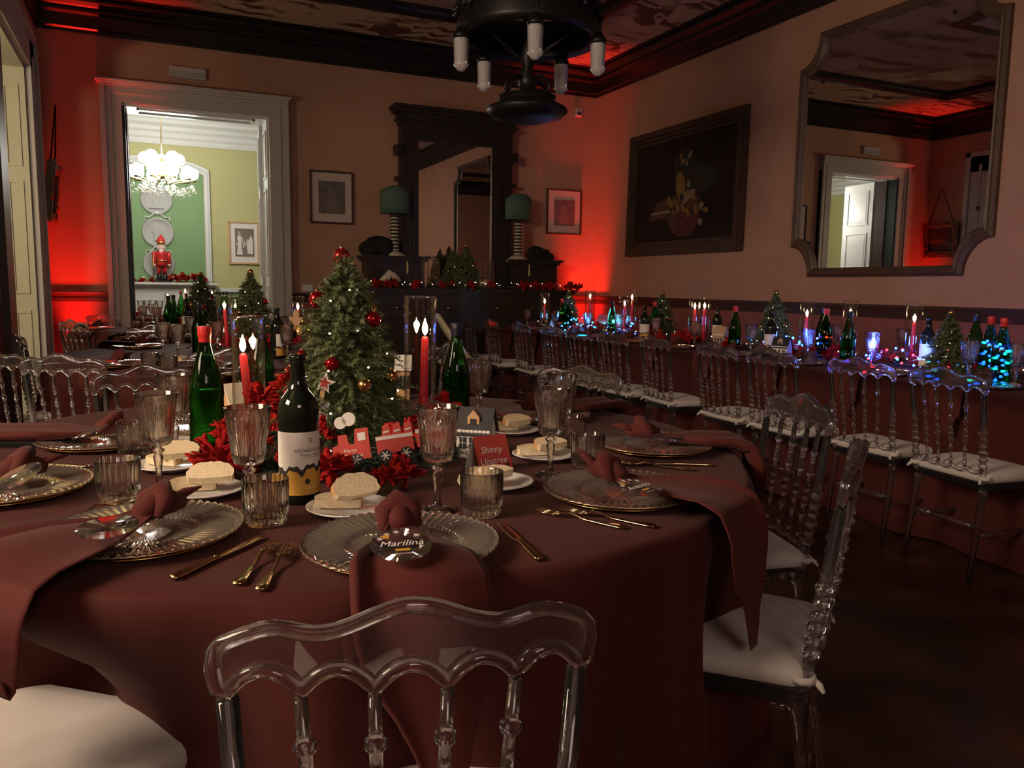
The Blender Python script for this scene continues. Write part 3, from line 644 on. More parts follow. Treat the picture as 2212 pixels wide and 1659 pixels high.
# red uplights in the two corners
def uplight(label, loc, tgt, e, ang):
    t = thing('uplight', label, 'floor lamp', loc, 0, 'red uplights')
    part('housing', MB().lathe([(0.0, 0.0), (0.07, 0.0), (0.085, 0.03), (0.085, 0.15), (0.078, 0.16), (0.07, 0.145), (0.0, 0.145)], 18, close=False), 'iron', t, True)
    part('lens', MB().lathe([(0.0, 0.146), (0.068, 0.146), (0.068, 0.149), (0.0, 0.149)], 18, close=False), 'led_red', t)
    for s_ in (-1, 1): part('bracket', MB().tube([(s_*.09, 0, .0), (s_*.095, 0, .1), (s_*.085, 0, .11)], .008, 6), 'iron', t)
    l = lamp('uplight_beam', 'SPOT', (0, 0, 0.17), e, (1.0, 0.022, 0.012), None, spot_size=math.radians(ang), spot_blend=1.0, shadow_soft_size=0.075)
    l.rotation_euler = (Vector(tgt)-Vector(loc)-Vector((0, 0, .17))).to_track_quat('-Z', 'Y').to_euler(); l.parent = t
uplight('red LED uplight on floor in the left back corner', (-0.665, YB-0.20, 0), (-0.67, YB-0.02, 2.1), 430, 42)
uplight('red LED uplight on floor in the right back corner', (5.24, YB-0.24, 0), (5.41, YB-0.06, 2.2), 560, 42)

# ------------------------------------------------------------------ sideboard with overmantel mirror
t = thing('sideboard', 'huge dark carved sideboard with tall overmantel mirror on back wall', 'sideboard', (0, 0, 0))
BX0, BX1, BY = 2.25, 4.85, 8.92
body = MB().box(BX0, BX1, BY, YB-0.04, 0.06, 1.14); part('body', body, 'dark_wood', t)
part('top', MB().box(BX0-.05, BX1+.05, BY-.05, YB-.04, 1.14, 1.19).box(BX0-.02, BX1+.02, BY-.02, YB-.04, 1.11, 1.14), 'dark_wood', t)
part('plinth', MB().box(BX0-.03, BX1+.03, BY-.03, YB-.04, 0, .08), 'dark_wood', t)
for k in range(4):
    x0 = BX0+.06+k*.625; x1 = x0+.56
    dr = part('drawer', MB().box(x0, x1, BY-.02, BY, .86, 1.07), 'dark_wood', t)
    mb = MB(); mb.ball(((x0+x1)/2, BY-.035, .965), .02, 8, 6); part('knob', mb, 'brass', dr, True)
    mb = MB()
    for q in range(6): mb.tube([(x0+.08+q*.08+.03*math.cos(a_), BY-.021, .965+.03*math.sin(a_)) for a_ in [i*PI/5 for i in range(10)]], .005, 4, closed=True)
    part('carved_rings', mb, 'dark_wood', dr)
    do = part('door', MB().box(x0, x1, BY-.02, BY, .12, .82), 'dark_wood', t)
    mb = MB()
    for a_, b_, c_, d_ in ((x0+.06, x1-.06, .18, .21), (x0+.06, x1-.06, .73, .76), (x0+.06, x0+.09, .21, .73), (x1-.09, x1-.06, .21, .73)): mb.box(a_, b_, BY-.035, BY-.02, c_, d_)
    part('door_moulding', mb, 'dark_wood', do)
UY = 9.12
for x0, x1 in ((2.33, 3.0), (4.12, 4.76)):
    ub = part('upper_cabinet', MB().box(x0, x1, UY, YB-.04, 1.19, 1.53), 'dark_wood', t)
    part('cabinet_cornice', MB().box(x0-.03, x1+.03, UY-.03, YB-.04, 1.50, 1.53).box(x0-.06, x1+.06, UY-.06, YB-.04, 1.53, 1.56), 'dark_wood', ub)
    part('cabinet_moulding', MB().box(x0+.06, x1-.06, UY-.012, UY, 1.24, 1.26).box(x0+.06, x1-.06, UY-.012, UY, 1.43, 1.45).box(x0+.06, x0+.08, UY-.012, UY, 1.26, 1.43).box(x1-.08, x1-.06, UY-.012, UY, 1.26, 1.43), 'dark_wood', ub)
OMY = 9.30; ox0, ox1 = 2.78, 4.20; gx0, gx1, gz0, gz1 = 2.985, 3.93, 1.20, 2.92
post = MB().box(ox0, gx0, OMY, YB-.04, 1.19, 3.1).box(gx1, ox1, OMY, YB-.04, 1.19, 3.1).box(gx0, gx1, OMY, YB-.04, gz1, 3.1)
part('mirror_frame', post, 'dark_wood', t)
pil = MB()
for x0 in (ox0+.03, gx1+.05):
    for k in range(3): part('pilaster_flute', MB().box(x0+k*.05, x0+k*.05+.03, OMY-.015, OMY, 1.6, 2.85), 'dark_wood', t)
cn = MB()
for e, z0, z1 in ((.02, 3.1, 3.14), (.05, 3.14, 3.17), (.03, 3.17, 3.22), (.08, 3.22, 3.26), (.11, 3.26, 3.30)): cn.box(ox0-e, ox1+e, OMY-e, YB-.04, z0, z1)
for x in (ox0-.03, ox1+.03): cn.box(x-.03, x+.03, OMY-.05, YB-.04, 2.75, 2.86); cn.box(x-.02, x+.02, OMY-.03, YB-.04, 2.45, 2.5)
part('mirror_cornice', cn, 'dark_wood', t)
part('mirror', MB().box(gx0, gx1, OMY+.03, OMY+.04, gz0, gz1), 'mirror_glass', t)
# lamps with green shades and striped columns
def green_lamp(label, x, zs0, zs1, zb):
    t = thing('table_lamp', label, 'lamp', (x, 9.18, zb), 0, 'green lamps on the sideboard')
    n = 22; h0 = zs0-zb-.02
    for m_, par in (('stripe_light', 0), ('stripe_dark', 1)):
        mb = MB()
        for k in range(n):
            if k % 2 == par: mb.lathe([(.048, k*h0/n), (.052, (k+.5)*h0/n), (.048, (k+1)*h0/n)], 14)
        part('column_stripes', mb, m_, t, True)
    part('base', MB().lathe([(.0, -.02), (.11, -.02), (.11, .0), (.06, .03), (.0, .03)], 16), 'stripe_light', t)
    mb = MB(); H = zs1-zs0
    def sh(u, v):
        a_ = 2*PI*u; top = H*(0.82+0.18*abs(math.cos(a_-PI/2))**1.5 if True else 1)
        r_ = .17
        return (r_*math.cos(a_)*1.02, r_*math.sin(a_)*.55, zs0-zb + v*H*(0.80+0.20*(1-abs(math.cos(a_))**2.2)))
    mb.grid(32, 4, sh, wrap_u=True); o = part('lamp_shade', mb, 'shade_green', t, True)
    s_ = o.modifiers.new('thick', 'SOLIDIFY'); s_.thickness = .006
    part('tassel', MB().tube([(.10, -.06, -.01), (.13, -.07, -.06), (.13, -.075, -.22)], [.006, .01, .012], 6), 'tag_yellow', t)
green_lamp('table lamp with green shade left of the overmantel mirror', 2.655, 2.045, 2.36, 1.58)
green_lamp('table lamp with green shade right of the overmantel mirror', 4.235, 2.045, 2.36, 1.58)
# dark drapes lying on the upper cabinets
def dark_drape(label, x0, x1, z0, z1, seed):
    random.seed(seed); mb = MB()
    for k in range(16):
        x = random.uniform(x0, x1); zt = z0+(z1-z0)*random.uniform(.3, 1)*(1-abs((x-(x0+x1)/2)/(x1-x0))*1.1)
        mb.ball((x, 9.2+random.uniform(-.05, .05), (z0+zt)/2), (zt-z0)/2+.03, 9, 7, (random.uniform(.7, 1.6), .6, 1.0), Matrix.Rotation(random.uniform(-.5, .5), 3, 'Y'))
    tag(obj('dark_drape', mb.mesh('dark_drape', 'black_cloth', True)), label, 'cloth')
dark_drape('heap of black cloth on the sideboard beside the left green lamp', 2.36, 2.56, 1.56, 1.82, 3)
dark_drape('heap of black cloth on the sideboard beside the right green lamp', 4.40, 4.70, 1.56, 1.72, 6)

# ------------------------------------------------------------------ ring chandelier over the room
t = thing('ring_chandelier', 'dark wrought-iron ring chandelier with unlit crystal shades hanging from ceiling', 'chandelier', (2.2, 4.66, 0))
R_ = .415
mb = MB(); mb.lathe([(R_-.03, 2.74), (R_+.02, 2.72), (R_+.035, 2.77), (R_+.015, 2.84), (R_+.03, 2.93), (R_-.0, 2.97), (R_-.03, 2.95), (R_-.045, 2.84), (R_-.03, 2.74)], 48, close=False); part('ring', mb, 'iron', t, True)
mb = MB(); random.seed(3)
for k in range(48):
    a_ = 2*PI*k/48; mb.ball(((R_+.03)*math.cos(a_), (R_+.03)*math.sin(a_), 2.885+.03*math.sin(k*1.9)), .022, 7, 5)
part('ring_ornaments', mb, 'iron', t, True)
mb = MB(); mb.lathe([(.0, 2.42), (.05, 2.44), (.06, 2.5), (.03, 2.56), (.05, 2.62), (.03, 2.7), (.03, 3.05), (.16, 3.08), (.17, 3.25), (.15, 3.34), (.03, 3.4), (.02, 4.12)], 16, close=False); part('stem', mb, 'iron', t, True)
mb = MB()
for k in range(5):
    a_ = 2*PI*k/5+math.radians(-110); c_, s_ = math.cos(a_), math.sin(a_); mb.tube([(.03*c_, .03*s_, 2.62), (.2*c_, .2*s_, 2.72), (R_*c_, R_*s_, 2.86)], .010, 6); mb.tube([(.15*c_, .15*s_, 3.2), (.3*c_, .3*s_, 3.12), (R_*c_, R_*s_, 2.97)], .008, 6)
part('spokes', mb, 'iron', t, True)
mb = MB(); mb.lathe([(.0, 2.25), (.12, 2.245), (.215, 2.27), (.255, 2.305), (.245, 2.325), (.20, 2.345), (.17, 2.37), (.18, 2.395), (.16, 2.40), (.0, 2.39)], 40, close=False); part('lower_dish', mb, 'iron', t, True)
mb = MB()
for k in range(4):
    a_ = PI/2*k+.35; c_, s_ = math.cos(a_), math.sin(a_)
    mb.tube([(.04*c_, .04*s_, 2.50), (.12*c_, .12*s_, 2.50), (.18*c_, .18*s_, 2.46), (.19*c_, .19*s_, 2.42), (.165*c_, .165*s_, 2.39)], .011, 6)
part('brackets', mb, 'iron', t, True)
shp = [(.0, -.20), (.018, -.198), (.046, -.165), (.040, -.15), (.044, -.02), (.040, 0), (.034, -.02), (.03, -.14), (.0, -.15)]
shm = MB().lathe(shp, 12, close=False, rib=lambda a_, z_: .05*math.cos(6*a_)).mesh('glass_shade', 'frosted_glass', True)
cap = MB().lathe([(.0, .06), (.02, .055), (.035, .03), (.05, .01), (.05, -.015), (.0, -.015)], 12, close=False); cap.tube([(0, 0, .05), (.01, 0, .1), (0, 0, .15)], .012, 6); capm = cap.mesh('socket_cap', 'iron', True)
for k in range(5):
    a_ = 2*PI*k/5+math.radians(-110); q = ((R_+.02)*math.cos(a_), (R_+.02)*math.sin(a_), 2.70)
    s_ = obj('glass_shade', shm, t, q); obj('socket_cap', capm, s_, (0, 0, 0))
    mb = MB(); mb.tube([(0, 0, 0), (.01, .01, .08), (-.015, 0, .15), (.01, 0, .2)], [.018, .012, .016, .006], 6); obj('finial', mb.mesh('finial', 'iron', True), t, (q[0], q[1], 2.95))
# ------------------------------------------------------------------ transparent chairs
def lerp(a, b, t): return a+(b-a)*t
def turned(L, r, beads):
    """profile of a turned rod: beads = (position, radius, half-width)"""
    ts = {0.0, L}
    for p_, rb, hw in beads:
        for q in (-1, -.6, -.2, .2, .6, 1): ts.add(max(0, min(L, p_+q*hw)))
    out = []
    for t_ in sorted(ts):
        rr = r(t_/L)
        for p_, rb, hw in beads:
            u = abs(t_-p_)/hw
            if u < 1: rr = max(rr, rr+(rb-rr)*math.sqrt(1-u*u))
        out.append((rr, t_))
    return out
def chair_proto():
    P = []
    # seat frame
    def seat_poly(s=1.0, n=6):
        pts = []
        for (cx, cy, r_, a0) in ((.185, .175, .035, 0), (-.185, .175, .035, 90), (-.165, -.18, .03, 180), (.165, -.18, .03, 270)):
            for k in range(n+1):
                a_ = math.radians(a0+90*k/n); pts.append(((cx+r_*math.cos(a_))*s, (cy+r_*math.sin(a_))*s))
        return pts
    fr = MB(); po = seat_poly(); n = len(po); lay = []
    for s, z in ((.97, .392), (1, .397), (1, .418), (.97, .424)): lay += [(x*s, y*s, z) for x, y in po]
    fr.add(lay, [(k*n+i, k*n+(i+1) % n, (k+1)*n+(i+1) % n, (k+1)*n+i) for k in range(3) for i in range(n)] + [tuple(range(n-1, -1, -1)), tuple(3*n+i for i in range(n))])
    P.append(P_('seat_frame', fr, 'acrylic', False))
    cu = MB(); lay = []; L = ((.96, .426), (1.0, .432), (1.015, .445), (1.005, .460), (.96, .470), (.80, .477), (.4, .481))
    for s, z in L: lay += [(x*s, y*s, z) for x, y in po]
    cu.add(lay, [(k*n+i, k*n+(i+1) % n, (k+1)*n+(i+1) % n, (k+1)*n+i) for k in range(len(L)-1) for i in range(n)] + [tuple(range(n-1, -1, -1)), tuple((len(L)-1)*n+i for i in range(n))])
    ties = []
    for sx in (-1, 1):
        tie = MB(); ties.append(tie)
        tie.tube([(sx*.178+.022*math.cos(a_), -.205+.022*math.sin(a_), .448) for a_ in [i*PI/5 for i in range(10)]], .006, 5, closed=True, flat=1.6)
        tie.tube([(sx*.178, -.226, .447), (sx*.184, -.238, .440), (sx*.19, -.247, .428)], [.007, .008, .004], 5)
    P.append(P_('cushion', cu, 'cushion', True, subs=[('tie_ribbon', q_.mesh('tie_ribbon', 'cushion', True), (0, 0, 0), (0, 0, 0)) for q_ in ties]))
    # back: posts lean backwards
    def back_xy(x, z):
        """y of the back at height z, curved in plan"""
        return -.205 - (z-.42)*.13 - .022*(1-(x/.185)**2)
    def rod(name, x0, z0, x1, z1, r, beads, seg=12):
        a_ = Vector((x0, back_xy(x0, z0), z0)); b_ = Vector((x1, back_xy(x1, z1), z1)); L_ = (b_-a_).length
        return P_(name, MB().lathe(turned(L_, r, [(p_*L_, rb, hw) for p_, rb, hw in beads]), seg, a_, b_-a_), 'acrylic', True)
    ZJ = .802
    for sx in (-1, 1):
        P.append(rod('back_post', sx*.172, .415, sx*.184, ZJ, lambda t_: .0115 if t_ > .6 else (.0095+.004*math.sin(t_*9)**2), [(.05, .0165, .012), (.22, .0175, .008), (.29, .0175, .008), (.36, .0195, .012), (.43, .0175, .008), (.50, .0175, .008), (.58, .0185, .009)], 14))
    cols = [-.184, -.1115, -.0375, .0375, .1115, .184]
    for i in range(1, 5):
        P.append(rod('spindle', cols[i]*.86, .487, cols[i], ZJ, lambda t_: .0075 if t_ > .62 else .0055+.0025*math.sin(max(0, t_-.15)*6.5), [(.05, .0105, .008), (.22, .0115, .006), (.33, .0115, .006), (.40, .013, .009), (.47, .0115, .006), (.62, .0125, .007), (.82, .0125, .008)], 10))
    # top rail: plate with wavy top and scalloped bottom, bead round its outline
    def top_z(x):
        u = abs(x)/.195
        return .868 + .034*math.exp(-(u/.34)**2) + .013*math.exp(-((u-.70)/.17)**2) - .006*max(0, u-.85)/.15
    def bot_z(x):
        for i in range(5):
            if cols[i] <= x <= cols[i+1]:
                m = (x-cols[i])/(cols[i+1]-cols[i]); return ZJ + .006 + .027*math.sin(PI*m)**.75
        return ZJ+.006
    tr = MB(); N = 61
    def pl(side):
        def f(u, v):
            x = lerp(-.19, .19, u); z = lerp(bot_z(max(-.184, min(.184, x))), top_z(x), v)
            return (x, back_xy(x, z)+side*.003, z)
        return f
    tr.grid(N, 5, lambda u, v: pl(1)(1-u, v)); tr.grid(N, 5, pl(-1))
    path = []
    for k in range(N): x = lerp(-.186, .186, k/(N-1)); z = top_z(x); path.append((x, back_xy(x, z), z))
    for q in ((.195, .855), (.197, .835), (.193, .812)): path.append((q[0], back_xy(.19, q[1]), q[1]))
    for k in range(N): x = lerp(.184, -.184, k/(N-1)); z = bot_z(x); path.append((x, back_xy(x, z), z))
    for q in ((-.193, .812), (-.197, .835), (-.195, .855)): path.append((q[0], back_xy(.19, q[1]), q[1]))
    tr.tube(path, .0085, 10, closed=True)
    P.append(P_('top_rail', tr, 'acrylic', True))
    lr = MB(); path = []
    for k in range(41):
        x = lerp(-.17, .17, k/40); m = ((x+.17)/.34*5) % 1.0; z = .484 - .016*math.sin(PI*m)**.7*(1 if 0 < k < 40 else 0)
        path.append((x, back_xy(x, z), z))
    lr.tube(path, .0085, 8)
    P.append(P_('lower_rail', lr, 'acrylic', True))
    # legs
    for sx in (-1, 1):
        a_ = Vector((sx*.178, .17, .395)); b_ = Vector((sx*.182, .178, 0)); L_ = (b_-a_).length
        P.append(P_('front_leg', MB().lathe(turned(L_, lambda t_: lerp(.016, .009, t_), [(.03, .021, .018), (.075, .018, .009), (.15, .018, .008), (.20, .018, .008), (L_-.03, .012, .01)]), 12, a_, b_-a_), 'acrylic', True))
        a_ = Vector((sx*.168, -.195, .40)); b_ = Vector((sx*.175, -.245, 0)); L_ = (b_-a_).length
        P.append(P_('rear_leg', MB().lathe(turned(L_, lambda t_: lerp(.0155, .0105, t_), [(.02, .019, .015)]), 12, a_, b_-a_), 'acrylic', True))
    def stretcher(p0, p1):
        p0 = Vector(p0); p1 = Vector(p1); L_ = (p1-p0).length
        return P_('stretcher', MB().lathe(turned(L_, lambda t_: .007+.006*math.sin(PI*t_), [(.045, .013, .008), (.07, .012, .006), (L_-.07, .012, .006), (L_-.045, .013, .008)]), 10, p0, p1-p0), 'acrylic', True)
    for sx in (-1, 1): P.append(stretcher((sx*.180, .174, .20), (sx*.171, -.218, .20)))
    P.append(stretcher((-.180, .174, .235), (.180, .174, .235))); P.append(stretcher((-.171, -.216, .235), (.171, -.216, .235)))
    P.append(stretcher((-.178, .172, .30), (.178, .172, .30)))
    return P
CHAIR = chair_proto()
def chair_at(bx, by, face_deg, label, group):
    """place by the middle of the back rail; face_deg = direction the sitter looks"""
    a_ = math.radians(face_deg); rz = a_-PI/2
    return inst(CHAIR, 'clear_chair', label, 'chair', (bx+.285*math.cos(a_), by+.285*math.sin(a_), 0), rz, group)

# ------------------------------------------------------------------ tables with their cloths
TZ = 0.77
def round_cloth(name, label, cx, cy, R, seed, nseg=240, indents=(), folds=17, leglabel=None):
    random.seed(seed); ph = [random.uniform(0, 2*PI) for _ in range(6)]; mb = MB()
    t = thing('round_table', leglabel, 'table', (cx, cy, 0), 0, 'round dining tables')
    part('table_top', MB().lathe([(0, TZ-.035), (R-.03, TZ-.035), (R-.03, TZ-.004), (0, TZ-.004)], 40, close=False), 'plywood', t)
    for k in range(4):
        a_ = PI/4+k*PI/2; part('leg', MB().tube([(.6*R*math.cos(a_), .6*R*math.sin(a_), TZ-.035), (.62*R*math.cos(a_), .62*R*math.sin(a_), 0)], .018, 8), 'iron', t)
    rows = [(0, TZ, 0)] + [(R*q, TZ, 0) for q in (.3, .6, .8, .93)] + [(R-.02, TZ-.0005, 0), (R-.006, TZ-.004, 0.01), (R, TZ-.014, .02)]
    zs = [TZ-.04, TZ-.08, TZ-.13, TZ-.2, TZ-.28, TZ-.36, TZ-.44, TZ-.54, TZ-.64, .08, .012]
    for z in zs:
        d = (TZ-z)/TZ; rows.append((R+.004+.05*d, z, d))
    vs = []
    for r_, z, d in rows:
        for k in range(nseg):
            a_ = 2*PI*k/nseg
            wob = (math.sin(folds*a_+ph[0]+.8*math.sin(2*a_+ph[1])) + .5*math.sin(int(folds*1.7)*a_+ph[2]) + .5*math.sin(5*a_+ph[3]))
            rr = r_ + .052*wob*d**.7
            for ia, iw, idp in indents:
                da = (a_-math.radians(ia)+PI) % (2*PI)-PI; s_ = min(1, max(0, (TZ-z-.02)/.28)); s_ = s_*s_*(3-2*s_)
                rr -= idp*math.exp(-(da/math.radians(iw))**2)*s_
            vs.append((rr*math.cos(a_), rr*math.sin(a_), z))
    n = len(rows)
    mb.add(vs, [(j*nseg+k, (j+1)*nseg+k, (j+1)*nseg+(k+1) % nseg, j*nseg+(k+1) % nseg) for j in range(1, n-1) for k in range(nseg)])
    mb.add([vs[nseg+k] for k in range(nseg)], [tuple(range(nseg))])
    o = tag(obj('tablecloth', mb.mesh('tablecloth', 'burgundy', True), None, (cx, cy, 0)), label, 'tablecloth', 'burgundy tablecloths')
    return o
T1 = Vector((.482, 2.213, 0)); R1 = 1.108
T2 = Vector((.50, 5.42, 0)); R2 = 1.06
T3 = Vector((.33, 8.10, 0)); R3 = .98
round_cloth('tablecloth', 'burgundy cloth draped over the nearest round table in the foreground', T1.x, T1.y, R1, 3, 320, [(-133, 19, .27), (-55, 10, .07), (-15, 10, .07)], leglabel='nearest round table under burgundy cloth in the foreground')
round_cloth('tablecloth', 'burgundy cloth on second round table behind the near tree', T2.x, T2.y, R2, 5, 200, leglabel='second round table under burgundy cloth behind the near tree')
round_cloth('tablecloth', 'burgundy cloth on third round table in front of the lit doorway', T3.x, T3.y, R3, 7, 160, leglabel='third round table under burgundy cloth in front of lit doorway')
def long_cloth(x0, x1, y0, y1, label, seed):
    random.seed(seed); mb = MB(); pts = []; st = .04
    def side(ax, a0, a1, c, nx, ny):
        n = int(abs(a1-a0)/st)
        for k in range(n): q = a0+(a1-a0)*k/n; pts.append(((q, c) if ax == 0 else (c, q)) + (nx, ny))
    side(0, x0, x1, y0, 0, -1); side(1, y0, y1, x1, 1, 0); side(0, x1, x0, y1, 0, 1); side(1, y1, y0, x0, -1, 0)
    n = len(pts); rows = [(0, TZ), (.006, TZ-.004), (.01, TZ-.015)] + [(None, z) for z in (TZ-.06, TZ-.12, TZ-.22, TZ-.34, TZ-.48, TZ-.62, .012)]
    vs = []
    for o_, z in rows:
        d = (TZ-z)/TZ
        for k, (x, y, nx, ny) in enumerate(pts):
            q = o_ if o_ is not None else .012+.03*d+.028*d**.8*(math.sin(k*.36)+.5*math.sin(k*.61+1)+.5*math.sin(k*.13))
            vs.append((x+nx*q, y+ny*q, z))
    mb.add(vs, [(j*n+k, (j+1)*n+k, (j+1)*n+(k+1) % n, j*n+(k+1) % n) for j in range(len(rows)-1) for k in range(n)] + [tuple(range(n))])
    return tag(obj('tablecloth', mb.mesh('tablecloth', 'burgundy', True)), label, 'tablecloth', 'burgundy tablecloths')
LX0, LX1, LYa, LYb = 3.47, 4.62, 1.2, 8.35
long_cloth(LX0, LX1, LYa, LYb, 'burgundy cloth covering the long table along the right wall', 9)
t = thing('long_table', 'long dining table under burgundy cloth along the right wall', 'table', (0, 0, 0))
part('table_top', MB().box(LX0+.02, LX1-.02, LYa+.02, LYb-.02, TZ-.035, TZ-.004), 'plywood', t)
for x in (LX0+.12, LX1-.12):
    for y in (LYa+.15, 4.7, LYb-.15): part('leg', MB().box(x-.025, x+.025, y-.025, y+.025, 0, TZ-.035), 'iron', t)
GT0, GT1 = 11.0, 12.3
long_cloth(-1.5, 2.6, GT0, GT1, 'burgundy cloth on the table inside the bright green room', 11)

# chairs
def facing(bx, by, T): return math.degrees(math.atan2(T.y-by, T.x-bx))
def round_chair(bx, by, T, jit, label): return chair_at(bx, by, facing(bx, by, T)+jit, label, 'clear chairs at the round tables')
chair_at(.232, .745, 77.5, 'clear acrylic chair nearest the camera, back rail filling bottom foreground', 'clear chairs at the round tables')
round_chair(-.385, 1.17, T1, 0, 'clear chair whose white seat cushion fills the bottom left corner')
round_chair(1.36, 1.20, T1, 0, 'clear chair seen edge-on at right, nearest of two right of foreground table')
round_chair(1.83, 1.84, T1, 0, 'clear chair behind the edge-on chair, right of the foreground table')
round_chair(1.62, 2.86, T1, 0, 'clear chair across the foreground table behind the paired goblets')
round_chair(-.02, 3.36, T1, -4, 'clear chair across foreground table behind the left goblets')
round_chair(-.36, 3.95, T2, 0, 'clear chair with back toward camera at left, between the first two tables')
round_chair(-.66, 4.30, T2, 0, 'clear chair seen edge-on at the left border of the picture')
round_chair(-.70, 5.39, T2, 0, 'clear chair at the left of the second round table')
round_chair(.36, 4.12, T2, 0, 'clear chair behind the red-capped bottle, near side of second table')
round_chair(1.55, 4.30, T2, 0, 'clear chair seen edge-on between the dark bottle and far chairs')
round_chair(.02, 6.55, T2, 0, 'clear chair on far side of second table, left of the bottle')
round_chair(.42, 6.62, T2, 0, 'clear chair on far side of second table behind the thin bottle')
round_chair(-.58, 7.45, T3, 0, 'clear chair in front of the red-lit wall, near left of third table')
round_chair(-.42, 8.92, T3, 0, 'clear chair against the red-lit wall beside the door casing')
round_chair(1.25, 8.85, T3, 0, 'clear chair at the right of the lit doorway behind third table')
ords = ['nearest', 'second', 'third', 'fourth', 'fifth', 'sixth', 'seventh', 'eighth', 'ninth', 'tenth', 'eleventh']
random.seed(21)
for k, px in enumerate((2038, 1852, 1658, 1540, 1405, 1314, 1242, 1183, 1120, 1055, 1007)):
    q = on_x(px, 790, 3.11 + (.04 if k in (1, 4) else 0))
    chair_at(q.x, q.y, random.uniform(-7, 5), '%s clear chair of the row along the long right table' % ords[k].capitalize(), 'clear chairs along the long table')
chair_at(3.13, 1.72, 0, 'clear chair at right border, only its legs in view by the long table', 'clear chairs along the long table')
# cream armchair standing behind the row
t = thing('cream_armchair', 'cream moulded armchair with curved loop back behind the far clear chairs', 'chair', (2.95, 7.75, 0), math.radians(75))
mb = MB(); mb.tube([(-.22, -.1, .45), (-.24, .05, .62), (-.2, .18, .80), (-.08, .24, .90), (.08, .24, .90), (.2, .18, .80), (.24, .05, .62), (.22, -.1, .45)], .05, 8, flat=.6); part('back_loop', mb, 'cream_plastic', t, True)
mb = MB(); mb.lathe([(0, .42), (.23, .42), (.25, .44), (.24, .46), (0, .465)], 24, close=False); part('seat', mb, 'cream_plastic', t, True)
for x, y in ((-.17, -.15), (.17, -.15), (-.17, .17), (.17, .17)): part('leg', MB().tube([(x, y, .43), (x*1.25, y*1.25, 0)], [.02, .014], 8), 'cream_plastic', t, True)
# ------------------------------------------------------------------ tableware prototypes
def fluted(seg, n, amp): return lambda a_, z_: amp*(abs(math.cos(n*a_/2))-.6)
def mk_tumbler():
    H = .088; prof_o = [(.0, 0), (.034, 0), (.0375, .004), (.039, .012), (.0405, .03), (.0415, .06), (.042, .076), (.0425, H)]
    mb = MB(); mb.lathe(prof_o, 96, close=False, rib=lambda a_, z_: (.085*(abs(math.cos(12*a_))-.6) if .006 < z_ < .077 else 0))
    mb.lathe([(.0425, H), (.041, H+.0006), (.0397, H-.001), (.0385, .05), (.037, .022), (.030, .017), (0, .016)], 48, close=False)
    return [P_('glass', mb, 'crystal', True)]
def mk_goblet():
    mb = MB()
    mb.lathe([(.0, 0), (.037, 0), (.0375, .002), (.03, .006), (.014, .011), (.007, .02), (.0055, .035), (.0085, .06), (.0105, .075), (.007, .081), (.0125, .086), (.0135, .09), (.007, .094), (.0095, .098), (.02, .1005), (.0275, .104), (.0295, .11)], 48, close=False)
    mb.lathe([(.0295, .11), (.031, .12), (.0345, .15), (.0385, .18), (.0415, .197), (.043, .205), (.0445, .213)], 96, close=False, rib=lambda a_, z_: (.10*(abs(math.cos(10*a_))-.6) if .112 < z_ < .196 else 0))
    mb.lathe([(.0445, .213), (.0437, .2136), (.0428, .2125), (.0395, .19), (.034, .16), (.029, .125), (.024, .112), (.0, .109)], 48, close=False)
    return [P_('glass', mb, 'crystal', True)]
TUMBLER, GOBLET = mk_tumbler(), mk_goblet()
def mk_charger():
    """swirl-ribbed clear charger on a gilt foot plate"""
    R = .166; NA, rows = 300, [(.0, .007), (.04, .007), (.07, .0075), (.084, .010), (.092, .0145), (.10, .0165), (.115, .018), (.13, .0195), (.145, .021), (.157, .0225), (R, .0225)]
    mb = MB()
    for sgn, off in ((1, 0), (-1, -.0045)):
        vs = []
        for i, (r_, z) in enumerate(rows):
            for k in range(NA):
                a_ = 2*PI*k/NA; tw = 3.2*(r_-.07)
                rib = .0021*math.sin(60*(a_+tw*2.2)) if r_ > .06 else 0
                rr = r_*(1+(.006*math.cos(60*(a_+tw*2.2)) if r_ > .15 else 0))
                vs.append((rr*math.cos(a_), rr*math.sin(a_), z+off+(rib if sgn > 0 else 0)))
        mb.add(vs, [(i*NA+k, i*NA+(k+1) % NA, (i+1)*NA+(k+1) % NA, (i+1)*NA+k)[::sgn] for i in range(len(rows)-1) for k in range(NA)])
        if sgn < 0:
            pass
    n = len(rows)*NA
    e0 = (len(rows)-1)*NA
    mb.f += [(e0+k, n+e0+k, n+e0+(k+1) % NA, e0+(k+1) % NA) for k in range(NA)]; mb.m += [0]*NA
    ft = MB(); ft.lathe([(.0, .0009), (.120, .0009), (.144, .006), (.154, .0095), (.152, .011), (.142, .009), (.118, .0027), (.0, .0022)], 60, close=False)
    return [P_('dish', mb, 'charger_glass', True), P_('gilt_under_plate', ft, 'gold_rim', True)]
CHARGER = mk_charger()
def mk_plate():
    mb = MB(); mb.lathe([(.0, .003), (.05, .003), (.056, .0), (.06, .002), (.078, .010), (.0865, .0135), (.0868, .0155), (.083, .0155), (.064, .0095), (.056, .0065), (.0, .0065)], 56, close=False)
    return mb.mesh('bread_plate', 'ceramic', True)
PLATE = mk_plate()
def mk_bread(seed):
    random.seed(seed); n = 22; poly = []
    for k in range(n):
        a_ = PI*k/(n-1); poly.append((.048*math.cos(a_)*(1+random.uniform(-.04, .04)), .040*math.sin(a_)**.7*(1+random.uniform(-.04, .04))+.0))
    poly += [(-.043, -.008), (-.015, -.011), (.02, -.009), (.044, -.006)]
    mb = MB(); mb.prism(poly, (0, 0, 0), (1, 0, 0), (0, 1, 0), (0, 0, .017), side_mi=1); mb.m[-5:] = [0]*5
    return mb.mesh('bread_slice', ['crumb', 'crust'])
